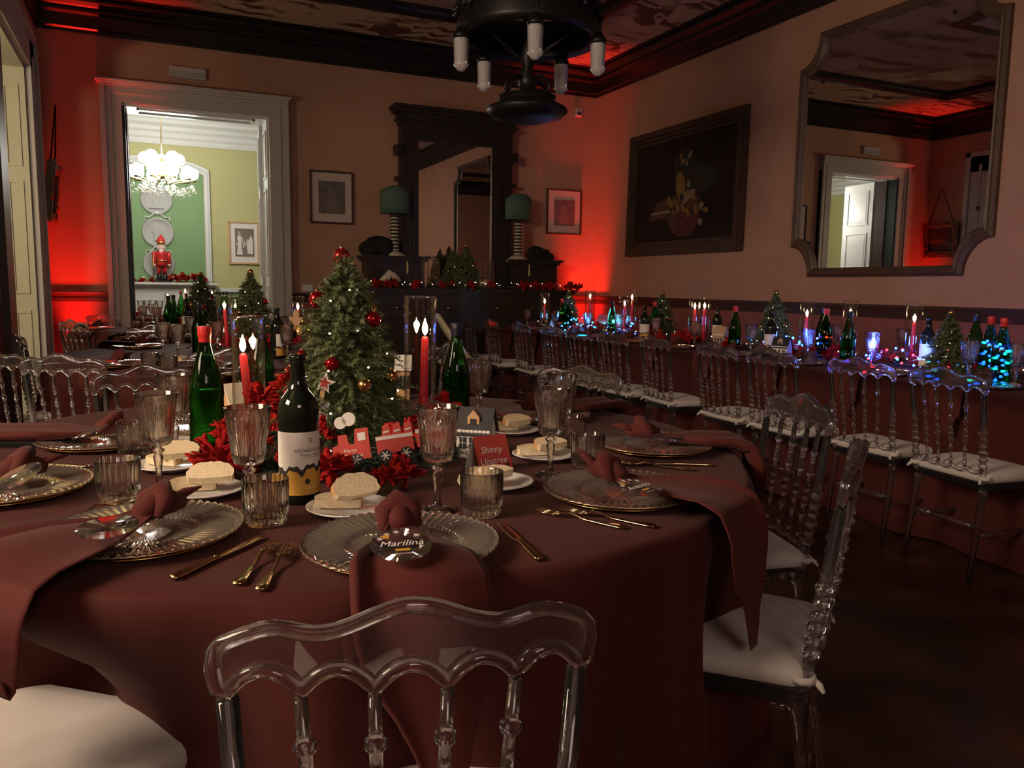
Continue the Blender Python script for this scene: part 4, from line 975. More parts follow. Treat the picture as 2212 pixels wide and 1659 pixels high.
BREADS = [mk_bread(s) for s in (1, 2, 3)]
def mk_fork():
    L = .195; mb = MB(); st = []
    def zc(t): return .0035 + .010*math.exp(-((t-.62)/.12)**2) + .004*(t > .75)*(t-.75)*4
    prof = [(0, .006), (.02, .0085), (.07, .010), (.13, .0085), (.25, .0055), (.45, .0035), (.60, .0035), (.66, .006), (.70, .0115), (.76, .0125)]
    vs = []
    for t_, w_ in prof:
        y = t_*L; z = zc(t_)
        vs += [(-w_, y, z), (w_, y, z), (w_, y, z+.0022), (-w_, y, z+.0022)]
    n = len(prof)
    mb.add(vs, [(i*4+k, i*4+(k+1) % 4, (i+1)*4+(k+1) % 4, (i+1)*4+k) for i in range(n-1) for k in range(4)] + [(3, 2, 1, 0), ((n-1)*4, (n-1)*4+1, (n-1)*4+2, (n-1)*4+3)])
    for q in (-1.5, -.5, .5, 1.5):
        x = q*.0068; mb.tube([(x, .75*L, zc(.75)+.001), (x, .88*L, zc(.88)+.002), (x*.97, 1.0*L, zc(1.0)+.003)], [.0024, .0021, .0012], 6, flat=.6)
    return mb.mesh('fork', 'steel_gold', True)
def mk_knife():
    L = .225; mb = MB(); prof = [(0, .006, .003), (.02, .009, .004), (.10, .0095, .0045), (.25, .0075, .004), (.40, .006, .0045), (.44, .007, .0045), (.455, .008, .002), (.5, .0095, .001), (.8, .0105, .001), (.93, .0085, .001), (1.0, .0015, .001)]
    vs = []
    for t_, w_, h_ in prof:
        y = t_*L
        for k in range(8):
            a_ = 2*PI*k/8; vs.append((w_*math.cos(a_), y, .005+h_*math.sin(a_)))
    n = len(prof)
    mb.add(vs, [(i*8+k, (i+1)*8+k, (i+1)*8+(k+1) % 8, i*8+(k+1) % 8) for i in range(n-1) for k in range(8)] + [tuple(range(8)), tuple((n-1)*8+k for k in range(7, -1, -1))])
    return mb.mesh('knife', 'steel_gold', True)
FORK, KNIFE = mk_fork(), mk_knife()
def mk_cylinder(H, r=.048):
    mb = MB(); mb.lathe([(0, 0), (r*.98, 0), (r, .002), (r, .006), (r, H-.006), (r, H-.0015), (r-.0012, H), (r-.0028, H-.0015), (r-.0028, H-.006), (r-.0028, .014), (r-.0028, .009), (r-.006, .008), (0, .008)], 48, close=False); return mb.mesh('glass_cylinder', 'thin_glass', True)
def rim_mesh(r, H):
    mb = MB(); mb.tube([((r-.0014)*math.cos(a_), (r-.0014)*math.sin(a_), H) for a_ in [2*PI*k/40 for k in range(40)]], .0016, 6, closed=True); return mb.mesh('rim', 'crystal', True)
FLAME = MB().lathe([(.0005, -.006), (.0055, 0), (.0085, .008), (.0088, .014), (.0065, .024), (.003, .034), (.0006, .043)], 12).mesh('flame', 'flame', True)
def candle(loc, H, hc, label, lean=(0, 0), r=.048, power=.5, rc=.0125, group='candles in glass cylinders', off=(0, 0)):
    """glass cylinder with a tapered candle standing in it: two things"""
    t = thing('glass_cylinder', label.replace('CANDLE', 'glass cylinder around candle'), 'vase', loc, 0, group)
    obj('cylinder_wall', mk_cylinder(H, r), t); obj('rim', rim_mesh(r, H), t)
    c = thing('taper_candle', label.replace('CANDLE', 'lit red candle'), 'candle', (loc[0]+off[0], loc[1]+off[1], loc[2]+.009), 0, 'lit red taper candles')
    p0 = Vector((-lean[0]*hc, -lean[1]*hc, 0)); p1 = Vector((0, 0, hc))
    part('wax', MB().lathe([(rc*1.15, 0), (rc, .4*(p1-p0).length), (rc*.85, .97*(p1-p0).length), (rc*.6, (p1-p0).length)], 16, p0, p1-p0), 'candle_wax', c, True)
    part('wick', MB().tube([(0, 0, hc-.002), (.001, 0, hc+.012)], .0012, 5), 'wick', c)
    obj('flame', FLAME, c, (0, 0, hc+.010))
    l = lamp('candle_light', 'POINT', (0, 0, hc+.03), power, (1.0, .62, .28), None, shadow_soft_size=.012); l.parent = c
    return c

def mk_green_bottle(cap='red_plastic'):
    mb = MB(); mb.lathe([(0, .004), (.03, .0), (.042, .003), (.046, .012), (.046, .075), (.0445, .08), (.0445, .145), (.046, .15), (.0445, .175), (.038, .205), (.029, .235), (.020, .265), (.0155, .285), (.0145, .305), (.016, .308), (.016, .314)], 32, close=False)
    lb = MB(); lb.lathe([(.0462, .02), (.0464, .022), (.0464, .07), (.0462, .072)], 32, close=False)
    cp = MB(); cp.lathe([(.0158, .292), (.0162, .293), (.0162, .304), (.0168, .308), (.0172, .309), (.0178, .312), (.0178, .330), (.0165, .334), (0, .334)], 24, close=False)
    fl_ = MB(); fl_.lathe([(0, .006), (.040, .006), (.0435, .012), (.0435, .077), (.042, .083), (.042, .145), (.0432, .150), (.0428, .163), (.042, .165), (.0, .165)], 28, close=False)
    return [P_('bottle', mb, 'green_glass', True), P_('cap', cp, cap, True), P_('water', fl_, 'green_water', True)], lb
GB_RED, _ = mk_green_bottle('red_plastic'); GB_BLUE, _ = mk_green_bottle('blue_plastic')
def mk_wine(full=True):
    mb = MB(); mb.lathe([(0, .012), (.02, .006), (.036, .0), (.0405, .006), (.0412, .02), (.0415, .19), (.040, .205), (.034, .22), (.022, .235), (.0165, .25), (.0152, .265), (.0145, .29), (.0148, .292), (.0165, .294), (.0165, .304), (.0145, .307), (.0, .307)], 36, close=False)
    P = [P_('bottle', mb, 'wine_glass_dark', True)]
    def wrap(z0f, z1f, a0, a1, m_, name, r_=.0419, n=28):
        q = MB(); q.grid(n, 2, lambda u, v: (r_*math.cos(lerp(a0, a1, u)), r_*math.sin(lerp(a0, a1, u)), z0f(u) if v < .5 else z1f(u))); return P_(name, q, m_, True)
    jag = lambda u: .075+.012*u+.004*math.sin(u*23)+.003*math.sin(u*47+1)
    A0, A1 = -PI*.98, PI*.02
    P.append(wrap(lambda u: jag(u), lambda u: .152, A0, A1, 'paper_white', 'paper_label'))
    P.append(wrap(lambda u: jag(u)-.010-.004*math.sin(u*17), lambda u: jag(u), A0, A1, 'paper_dark', 'label_band', .04195, 40))
    P.append(wrap(lambda u: .022, lambda u: jag(u)-.008, A0, A1, 'paper_ochre', 'label_base', .0418, 40))
    return P
WINE = mk_wine()
def curved_text(s, size, r_, z, a_mid, m_):
    me = text_mesh(s, size, m_)
    for v in me.vertices:
        a_ = a_mid + v.co.x/r_; zz = z+v.co.y; v.co = (r_*math.cos(a_), r_*math.sin(a_), zz)
    return me

# napkin: knotted, laid over the plate and hanging over the table edge
def napkin(T, R, px, py, label, seed, drop=.17, hang=True, side=1, over=0.0, wmax=.105, knot_r=-.035, turn=0.0, base=None):
    c = base if base is not None else on_z(px, py, TZ); rad = Vector((c.x-T.x, c.y-T.y, 0)); d0 = rad.length; ang = math.atan2(rad.y, rad.x)
    t = thing('knotted_napkin', label, 'napkin', (c.x, c.y, TZ), ang+turn, 'knotted burgundy napkins')
    random.seed(seed); edge = (R-d0)+.018; z0 = .038
    # path of the strip in (radial, z)
    path = [(knot_r+.02, z0+.012), (.03, z0), (.08, z0+.0), (.13, z0+.002), (max(.15, edge-.03), z0-.002)]
    if hang:
        path += [(edge+.012, z0-.016), (edge+.03, z0-.05), (edge+.036, -.03), (edge+.04, -.08), (edge+.043, -.13), (edge+.046, -drop*.85), (edge+.05, -drop*1.15), (edge+.055, -drop*1.6)]
    else: path += [(edge+.01, z0-.012)]
    n = len(path); NV = 25
    wid = [.016, .034, .062, .088, wmax*.95] + [wmax*q for q in (1.0, 1.0, .99, .97, .95, .92, .86, .8)][:n-5]
    def cross(v, w_, tt):
        """cross-section: a curled lip on one side, gentle wave across"""
        wv = .007*math.sin(v*7+seed)*min(1, tt*3)
        if v < .22:
            q = v/.22; a_ = PI*(1.15-1.15*q); rr = .016*min(1, tt*3)+.003
            return (-w_+rr*.3+rr*math.cos(a_+PI/2)*1.1-.0+.35*w_*(1-q)**2, rr*math.sin(a_+PI/2)-rr*.2)
        q = (v-.22)/.78; return (-w_+2*w_*q, wv+.01*math.sin(PI*q)*min(1, tt*2))
    def f(u, v):
        i = u*(n-1); k = min(int(i), n-2); fr_ = i-k
        a_ = path[k]; b_ = path[k+1]
        r_ = lerp(a_[0], b_[0], fr_); z = lerp(a_[1], b_[1], fr_); w_ = lerp(wid[k], wid[k+1], fr_)
        tx, tz = b_[0]-a_[0], b_[1]-a_[1]; l_ = math.hypot(tx, tz); nx, nz = -tz/l_, tx/l_
        y, h_ = cross(v, w_, u)
        if hang and u > .62:                # the hanging corner ends in a point
            q = (u-.62)/.38; y *= 1-.75*q**1.5; y += .03*q*side; h_ *= 1-q
        return (r_+nx*h_*1.0, y*side, z+nz*h_)
    mb = MB(); mb.grid(46, NV, f); o = part('cloth', mb, 'napkin', t, True)
    s_ = o.modifiers.new('thick', 'SOLIDIFY'); s_.thickness = .0016; s_.offset = 0
    kn = MB()
    kn.tube([(knot_r+.03, .03, z0+.002), (knot_r+.01, .026, z0+.028), (knot_r-.004, 0, z0+.040), (knot_r+.01, -.026, z0+.026), (knot_r+.03, -.03, z0+.0)], [.008, .018, .024, .018, .008], 12, flat=.75)
    kn.tube([(knot_r+.045, 0, z0+.006), (knot_r+.015, 0, z0+.016), (knot_r-.02, .004, z0+.016), (knot_r-.045, .01, z0+.01)], [.018, .024, .022, .012], 12)
    kn.tube([(knot_r-.02, .0, z0+.015), (knot_r-.055, .006, z0+.026+over), (knot_r-.085, .012, z0+.03+over*2)], [.016, .013, .003], 9, flat=.6)
    part('knot', kn, 'napkin', t, True)
    return t, c, ang
def name_disc(T, px, py, label, text=None, lean=0.12, face=None, z=.062, red=False):
    c = on_z(px, py, TZ+z); ang = math.atan2(c.y-T.y, c.x-T.x)
    t = thing('name_disc', label, 'name tag', (c.x, c.y, TZ+z), ang+PI/2, 'round acrylic name discs'); t.rotation_euler = (lean, 0, ang+PI/2)
    part('disc', MB().lathe([(0, 0), (.045, 0), (.0455, .0006), (.0455, .0026), (.045, .0032), (0, .0032)], 44, close=False), 'acrylic', t, True)
    if text:
        obj('lettering', text_mesh(text, .021, 'ink_white', 0, .35), t, (0, 0, .0036))
        g_ = MB()
        for k in range(5):
            a_ = math.radians(150-k*28); x, y = .034*math.cos(a_), .034*math.sin(a_)
            for q in range(3):
                b_ = PI*q/3; g_.obox((x, y, .0036), (.005*math.cos(b_), .005*math.sin(b_), 0), (-.0006*math.sin(b_), .0006*math.cos(b_), 0), (0, 0, .0001))
        part('snowflakes', g_, 'ink_white', t)
        part('gold_star', MB().prism([((.008 if k % 2 == 0 else .004)*math.cos(PI*k/5+.3)-.02, (.008 if k % 2 == 0 else .004)*math.sin(PI*k/5+.3)+.022) for k in range(10)], (0, 0, .0034), (1, 0, 0), (0, 1, 0), (0, 0, .0004)), 'paper_ochre', t)
        part('gold_mark', MB().box(-.011, .011, -.021, -.015, .0034, .0037), 'paper_ochre', t)
        obj('small_lettering', text_mesh('di Lorenzo', .006, 'ink_white', 0, .3), t, (0, -.028, .0036))
    return t

# ------------------------------------------------------------------ the near table
NT = 'on the foreground table'
def put(proto, name, label, cat, px, py, group, z=TZ, rz=0, scale=None): 
    q = on_z(px, py, z); return inst(proto, name, label, cat, (q.x, q.y, z+.0008), rz, group, scale)
for px, py, lb in ((866, 1190, 'clear swirl-ribbed charger plate at the foreground centre, under the lettered disc'), (312, 1162, 'clear swirl-ribbed charger plate at front left beside the knife'),
                   (1338, 1072, 'clear swirl-ribbed charger plate at right beside the two crossed forks'), (1412, 970, 'clear swirl-ribbed charger plate at far right edge of foreground table'),
                   (12, 1065, 'clear swirl-ribbed charger plate at the left picture edge'), (222, 960, 'clear swirl-ribbed charger plate at back left behind the tumblers'),
                   (1170, 905, 'clear swirl-ribbed charger plate at back right behind the paired goblets'), (395, 928, 'clear swirl-ribbed charger plate behind the left goblets on foreground table')):
    put(CHARGER, 'charger_plate', lb, 'plate', px, py, 'glass charger plates')
GT = 'fluted crystal tumblers'
for px, py, lb in ((1040, 1112, 'fluted crystal tumbler right of centre in front of a bread plate'), (575, 1132, 'fluted crystal tumbler in front of the wine bottle'), (258, 1082, 'fluted crystal tumbler at left above the front left charger'),
                   (1268, 1012, 'fluted crystal tumbler at right beside the knotted napkin'), (292, 985, 'fluted crystal tumbler half hidden behind the left goblet'), (1232, 965, 'fluted crystal tumbler behind the right goblet')):
    put(TUMBLER, 'tumbler', lb, 'glass', px, py, GT)
for px, py, lb in ((945, 1104, 'crystal goblet at the centre right of the wine bottle'), (541, 1112, 'crystal goblet left of the wine bottle behind a tumbler'), (345, 1060, 'crystal goblet at left, tallest in front of the green bottle'),
                   (1188, 1028, 'crystal goblet at right beside the red place card'), (1212, 970, 'crystal goblet directly behind the right-hand goblet'), (381, 985, 'crystal goblet just left of the red-capped green bottle'),
                   (1034, 915, 'crystal goblet behind the paper house and dark-capped bottle')):
    put(GOBLET, 'goblet', lb, 'glass', px, py, 'crystal goblets')
random.seed(12)
for i, (px, py, lb) in enumerate(((757, 1106, 'in front of the wine bottle'), (440, 1068, 'left of the wine bottle tumbler'), (372, 1012, 'behind the left goblet stem'), (1070, 1051, 'behind the central tumbler'), (1176, 990, 'behind the right goblet stem'), (1105, 936, 'beside the paper house at back right'), (425, 952, 'behind the red-capped green bottle'))):
    q = on_z(px, py, TZ); tag(obj('bread_plate', PLATE, None, (q.x, q.y, TZ+.0005)), 'small white bread plate ' + lb, 'plate', 'white bread plates')
    if i == 6: continue
    tilt = [(.0, .85), (.25, .55), (.2, .5), (.0, .12), (.1, .2), (.15, .3)][i]
    for k in range(2):
        rz = YAW*-1 + random.uniform(-.4, .4) + (.5 if k else 0); el = .12 if k == 0 else tilt[1]
        off = Vector((-.022, .012, .0)) if k == 0 else Vector((.015, -.012, .004))
        if i == 0 and k == 1: off = Vector((.01, .0, .004))
        if i == 3: off = Vector((-.045, -.012, 0)) if k == 0 else Vector((-.012, -.032, -.014))
        b_ = tag(obj('bread_slice', BREADS[(i+k) % 3], None, (q.x+off.x, q.y+off.y, TZ+.0105+(.016 if k else 0)+ (.012*math.sin(el) if k else 0)), (el, 0, rz)), ('upper' if k else 'lower') + ' slice of white bread on the plate ' + lb, 'bread', 'bread slices')
# bottles
def label_text(t):
    for s, sz, z, dx, m_ in (('SGUARDO NERO', .0100, .114, .020, 'ink'), ('Primitivo Basilicata', .0068, .105, .019, 'ink'), ('Indicazione Geografica Protetta', .0030, .100, .018, 'ink'), ('TERRA DI SOLE', .0038, .036, .016, 'ink_white')):
        obj('lettering', curved_text(s, sz, .0423, z, -PI/2+WA+dx/.0423*.6, m_), t)
    for k in range(3):
        q = MB(); a0 = -PI/2+WA+.10+k*.065; q.grid(3, 2, lambda u, v: (.0422*math.cos(a0+u*.04), .0422*math.sin(a0+u*.04), .129+v*.011)); part('emblem_bar', q, 'paper_ochre', t)
    q = MB(); q.add([(.0423*math.cos(-PI/2+WA+.006*math.cos(a_)/.0423), .0423*math.sin(-PI/2+WA+.006*math.cos(a_)/.0423), .050+.006*math.sin(a_)) for a_ in [2*PI*k/16 for k in range(16)]], [tuple(range(16))]); part('emblem_dot', q, 'ink', t)
q = on_z(648, 1082, TZ); WA = .27
t = inst(WINE, 'wine_bottle', 'dark red-wine bottle with white and ochre label, centre of foreground table', 'bottle', (q.x, q.y, TZ), math.atan2(q.y, q.x)-PI/2+.12, 'wine bottles'); label_text(t)
put(GB_RED, 'water_bottle', 'green glass water bottle with red cap left of the foreground centrepiece', 'bottle', 450, 972, 'green water bottles')
put(GB_BLUE, 'water_bottle', 'green glass water bottle with dark cap right of the foreground centrepiece', 'bottle', 984, 922, 'green water bottles')
put(GB_BLUE, 'water_bottle', 'green glass water bottle behind the left glass candle cylinder', 'bottle', 566, 905, 'green water bottles')

# cutlery
def cut(me, name, label, p_handle, p_tip, group='gold-tinted cutlery'):
    a_ = on_z(*p_handle, TZ); b_ = on_z(*p_tip, TZ); rz = math.atan2(b_.y-a_.y, b_.x-a_.x)-PI/2
    tag(obj(name, me, None, (a_.x, a_.y, TZ+.0005), (0, 0, rz)), label, name, group)
cut(KNIFE, 'knife', 'gold-tinted table knife beside the front left charger', (372, 1256), (572, 1162))
cut(FORK, 'fork', 'gold-tinted fork at front, left one of the pair beside central charger', (512, 1268), (612, 1160))
cut(FORK, 'fork', 'gold-tinted fork at front, right one of the pair beside central charger', (562, 1280), (640, 1168))
cut(KNIFE, 'knife', 'gold-tinted knife right of the central charger', (1165, 1214), (1082, 1138))
cut(FORK, 'fork', 'gold-tinted fork below the right charger, left one of the crossed pair', (1352, 1145), (1120, 1102))
cut(FORK, 'fork', 'gold-tinted fork below the right charger, right one of the crossed pair', (1416, 1142), (1182, 1102))
cut(FORK, 'fork', 'gold-tinted fork between the two right-hand chargers, nearer one', (1500, 1018), (1320, 1004))
cut(KNIFE, 'knife', 'gold-tinted knife between the two right-hand chargers, farther one', (1540, 1008), (1380, 1004))
cut(KNIFE, 'knife', 'gold-tinted knife at left edge behind the left charger', (30, 1000), (205, 1012))
cut(FORK, 'fork', 'gold-tinted fork between the left charger and front left charger', (90, 1142), (215, 1105))
# napkins and discs
napkin(T1, R1, 866, 1190, 'burgundy napkin knotted on central charger, its corner hanging before the near chair', 3, .20, side=1, wmax=.10)
napkin(T1, R1, 312, 1162, 'burgundy napkin on the front left charger hanging over the table edge', 5, .12, side=1, wmax=.115, turn=-.25)
napkin(T1, R1, 1338, 1072, 'burgundy napkin on the right charger falling over the table edge', 7, .17, side=-1, wmax=.095, over=.012)
napkin(T1, R1, 1412, 970, 'burgundy napkin on far right charger, draped over table edge', 9, .14, side=1, wmax=.085)
napkin(T1, R1, 12, 1065, 'burgundy napkin knotted on the charger at left picture edge', 11, .15, side=1, wmax=.09)
napkin(T1, R1, 222, 960, 'burgundy napkin knotted on the back left charger', 13, .12, side=-1, wmax=.085)
napkin(T1, R1, 1170, 905, 'burgundy napkin on the back right charger behind the goblets', 15, .1, side=1, wmax=.07)
name_disc(T1, 866, 1178, 'clear acrylic name disc lettered in white on the central napkin', 'Marilina', .22)
name_disc(T1, 232, 1140, 'clear name disc glowing red by reflection on front left napkin', None, .1)
name_disc(T1, 1378, 1054, 'clear acrylic name disc with white script on right charger napkin', 'Antonio', .15)
name_disc(T1, 1440, 946, 'clear acrylic name disc lying on the far right napkin', None, .05)
name_disc(T1, 195, 934, 'clear acrylic name disc propped on the back left napkin', None, .35)
name_disc(T1, 40, 1030, 'clear name disc with gold sheen on napkin at left edge', None, .45)
# ------------------------------------------------------------------ pine trees, garlands, decorations
def spray(mb, p0, d, L, nl, n, droop, rnd, wid=.0011, wood=None):
    """a pine twig: needles round a drooping stem"""
    d = Vector(d).normalized(); p = Vector(p0); st = L/n; pts = [p.copy()]
    for i in range(n):
        d = (d+Vector((0, 0, -droop/n))).normalized(); p = p+d*st; pts.append(p.copy())
        a = Vector((0, 0, 1)) if abs(d.z) < .9 else Vector((1, 0, 0)); u = d.cross(a).normalized(); w_ = d.cross(u)
        for k in range(3):
            t_ = rnd.uniform(0, 2*PI); side = u*math.cos(t_)+w_*math.sin(t_)*.75
            nd = (side+d*rnd.uniform(.5, 1.1)).normalized(); ln = nl*rnd.uniform(.75, 1.15); q = nd.cross(d); q = q.normalized()*wid if q.length > 1e-6 else u*wid
            b0 = p-d*rnd.uniform(0, st); mb.add([b0-q, b0+q, b0+nd*ln], [(0, 1, 2)])
    return pts
def pine_tree_meshes(H, R, nb, seed, nl=.016, n=26, wd=.0013):
    rnd = random.Random(seed); nm = MB(); wm = MB()
    wm.lathe([(.012, 0), (.01, H*.5), (.004, H*.97)], 8)
    for i in range(nb):
        t_ = (i+.5)/nb; t_ = 1-(1-t_)**.8; z = H*(.06+.86*t_); a_ = i*2.39996+rnd.uniform(-.3, .3)
        L = (R*(1-t_)**1.0+.028)*rnd.uniform(.85, 1.15); el = lerp(-.05, .75, t_)
        d = Vector((math.cos(a_)*math.cos(el), math.sin(a_)*math.cos(el), math.sin(el)))
        pts = spray(nm, (0, 0, z), d, L, nl*rnd.uniform(.9, 1.2), int(n*(.5+L/R*.6)), lerp(.9, .2, t_), rnd, wd)
        if L > R*.35:
            for k in range(3):
                q = pts[int(len(pts)*(.35+.2*k))]; dd = (d+Vector((rnd.uniform(-.8, .8), rnd.uniform(-.8, .8), rnd.uniform(-.3, .2)))).normalized()
                spray(nm, q, dd, L*.5, nl, int(n*.4), .5, rnd, wd)
    for k in range(10):
        a_ = k*2.4; spray(nm, (0, 0, H*.86), (math.cos(a_)*.35, math.sin(a_)*.35, 1), H*.13, nl, 12, .0, rnd, wd)
    return nm.mesh('needles', 'needle', False), wm.mesh('trunk', 'bark', True)
BALL = MB().ball((0, 0, 0), 1, 20, 14).mesh('bauble', 'ball_red', True); BALLG = MB().ball((0, 0, 0), 1, 20, 14).mesh('bauble', 'ball_gold', True)
BCAP = MB().lathe([(.0, 1.25), (.22, 1.2), (.24, .95), (0, .95)], 10, close=False).mesh('cap', 'brass', True)
def tree(loc, label, meshes, baubles, H, lights_seed, nlights=16, dark=False, rz=0, scale=1.0, lightmat='bulb_warm', brad=.0026, R=.14):
    t = thing('christmas_tree', label, 'christmas tree', loc, rz, 'small decorated pine trees', scale)
    nd = obj('needles', meshes[0], t); nd['kind'] = 'stuff'; obj('trunk', meshes[1], t)
    for (x, y, z, r_, g_) in baubles:
        b_ = obj('bauble', BALLG if g_ else BALL, t, (x, y, z), (0, 0, 0), r_); obj('bauble_cap', BCAP, b_)
    rnd = random.Random(lights_seed); wire = MB(); bl = MB(); pts = []
    for k in range(90):
        u = k/89; z = H*(.08+.82*u); rr = R*(1-u)**.85*1.02+.012; a_ = u*5.2*2*PI*.8+lights_seed; pts.append((rr*math.cos(a_), rr*math.sin(a_), z+.006*math.sin(k)))
    wire.tube(pts, .0007, 4)
    for k in range(nlights):
        q = pts[int((k+.5)*89/nlights)]; bl.ball((q[0]*1.03, q[1]*1.03, q[2]), brad, 6, 4)
    w_ = part('light_wire', wire, 'copper_wire', t); o = part('fairy_bulbs', bl, lightmat, w_); o['kind'] = 'stuff'
    return t
HT = .50
TREE1 = pine_tree_meshes(HT, .165, 250, 4, .017, 40, .0015)
TREEF = [pine_tree_meshes(HT, .16, 170, s, .024, 30, .0024) for s in (7, 8)]
tc = Vector((T1.x+.01, T1.y-.03, TZ+.035)); dT = depth_of(tc)
def rel(px, py, dd=0.0): return at_d(px, py, dT+dd)-tc
bs = []
for px, py, rpx, dd, g_ in ((738, 555, 18.5, 0, 0), (685, 647, 18, -.02, 0), (805, 690, 18, -.07, 0), (717, 786, 16, -.15, 0), (787, 832, 15, -.15, 1), (845, 812, 15, -.05, 1), (652, 768, 12, -.08, 0), (655, 712, 17, .06, 1), (627, 805, 14, -.02, 0), (800, 668, 14, .05, 1)):
    q = rel(px, py, dd); bs.append((q.x, q.y, q.z, rpx*(dT+dd)/F_PX, g_))
tree(tuple(tc), 'small pine tree with red baubles and fairy lights, centre of foreground table', TREE1, bs, HT, 1, 26, R=.155)
# candle cylinders either side of the tree
def cand_px(px, ybase, ytop, yflame, label, lean=(0, 0), power=.5, r=None, rpx=None, pxf=None):
    b_ = on_z(px, ybase, TZ); d_ = depth_of(b_); top = at_d(px, ytop, d_); fl_ = at_d(px, yflame, d_)
    o_ = (at_d(pxf, yflame, d_)-at_d(px, yflame, d_)) if pxf else Vector((0, 0, 0))
    return candle((b_.x, b_.y, TZ+.001), top.z-TZ, fl_.z-TZ-.028, label, lean, r or (rpx*d_/F_PX if rpx else .048), power, off=(o_.x, o_.y))
cand_px(541, 958, 682, 748, 'CANDLE left of the foreground tree', (-.08, .03), 1.5, rpx=34, pxf=530)
cand_px(908, 948, 640, 712, 'CANDLE right of the foreground tree', (.02, -.01), 1.5, rpx=34, pxf=918)
# garland round the foot of the tree with red felt flowers
def blossom_mesh(seed, n=24, s=.032):
    rnd = random.Random(seed); mb = MB()
    for k in range(n):
        d = Vector((rnd.gauss(0, 1), rnd.gauss(0, 1), rnd.gauss(.3, .7))).normalized()
        L = s*rnd.uniform(.6, 1.25); c = d*L*.6; rot = d.to_track_quat('Z', 'Y').to_matrix() @ Matrix.Rotation(rnd.uniform(0, PI), 3, 'Z')
        mb.ball(c, L*.62, 6, 5, (rnd.uniform(.35, .55), rnd.uniform(.10, .2), 1), rot)
        for q in range(2):
            e = Vector((rnd.gauss(0, 1), rnd.gauss(0, 1), rnd.gauss(0, 1))).normalized(); rot2 = (d+e*.8).to_track_quat('Z', 'Y').to_matrix()
            mb.ball(c+d*L*.35+e*L*.15, L*.3, 5, 4, (.5, .25, 1), rot2)
    return mb.mesh('red_flower', 'red_felt', True)
BLOS = [blossom_mesh(s) for s in (1, 2, 3, 4)]
def garland(name, label, pts, seed, nspr, L=.09, flowers=(), matn='needle_dark', lights=0, nl=.016):
    rnd = random.Random(seed); mb = MB(); pts = [Vector(p) for p in pts]; c = sum(pts, Vector())/len(pts); c.z = min(p.z for p in pts)
    for k in range(nspr):
        i = rnd.random()*(len(pts)-1); q = int(i); p = pts[q].lerp(pts[q+1], i-q)-c; tn = (pts[q+1]-pts[q]).normalized()
        d = Vector((rnd.gauss(0, 1), rnd.gauss(0, 1), abs(rnd.gauss(0, .35)))) + tn*rnd.uniform(-1, 1)
        spray(mb, p+Vector((0, 0, .012)), d, L*rnd.uniform(.6, 1.2), nl, 16, .35, rnd)
    t = thing(name, label, 'garland', tuple(c)); o = part('pine_sprigs', mb, matn, t); o['kind'] = 'stuff'
    wb_ = MB(); wb_.tube([p-c+Vector((0, 0, .012)) for p in pts], .004, 5); part('garland_stem', wb_, 'bark', t)
    for j, (x, y, z, s_) in enumerate(flowers): obj('red_flower', BLOS[j % 4], t, Vector((x, y, z))-c, (rnd.uniform(-.3, .3), rnd.uniform(-.3, .3), rnd.uniform(0, 6)), s_)
    if lights:
        bl = MB(); wr_ = MB(); path = []
        for k in range(lights*4):
            i = k/(lights*4-1)*(len(pts)-1); q = min(int(i), len(pts)-2); p = pts[q].lerp(pts[q+1], i-q)-c+Vector((rnd.uniform(-.05, .05), rnd.uniform(-.05, .05), .03+rnd.uniform(0, .04))); path.append(p)
            if k % 4 == 0: bl.ball(p, .0032, 6, 4)
        wr_.tube(path, .0007, 4); w_ = part('light_wire', wr_, 'copper_wire', t); b_ = part('fairy_bulbs', bl, 'bulb_warm', w_); b_['kind'] = 'stuff'
    return t
ring = [(T1.x+.24*math.cos(a_)*1.15, T1.y-.05+.26*math.sin(a_), TZ+.004) for a_ in [2*PI*k/24 for k in range(25)]]
fls = []
for px, py, z, s_ in ((470, 985, .05, 1.5), (505, 1000, .04, 1.3), (490, 940, .07, 1.2), (560, 870, .14, 1.3), (540, 960, .09, 1.4), (590, 890, .10, 1.3), (612, 835, .14, 1.1), (645, 905, .08, 1.3), (640, 1000, .05, 1.2), (712, 1005, .05, 1.2), (700, 935, .07, 1.1), (840, 1028, .035, 1.0), (880, 1022, .035, 1.0), (872, 935, .07, 1.1), (965, 880, .10, 1.2), (920, 905, .08, 1.2), (880, 965, .06, 1.0)):
    q = on_z(px, py, TZ+z); fls.append((q.x, q.y, q.z, s_))
garland('pine_garland', 'pine garland with red felt flowers around the foreground tree', ring, 3, 150, .10, fls, lights=16)
for k, (a_, b_) in enumerate((((700, 1010), (900, 1020)), ((560, 1010), (620, 1040)), ((900, 1000), (985, 985)))):
    p0 = on_z(*a_, TZ+.005); p1 = on_z(*b_, TZ+.005)
    garland('pine_sprig_bundle', ['dark pine sprigs at the front of centrepiece right of wine bottle', 'dark pine sprigs beneath the red flowers left of wine bottle', 'dark pine sprigs by the goblet and paper house'][k], [p0, p0.lerp(p1, .5), p1], 11+k, 46, .075)
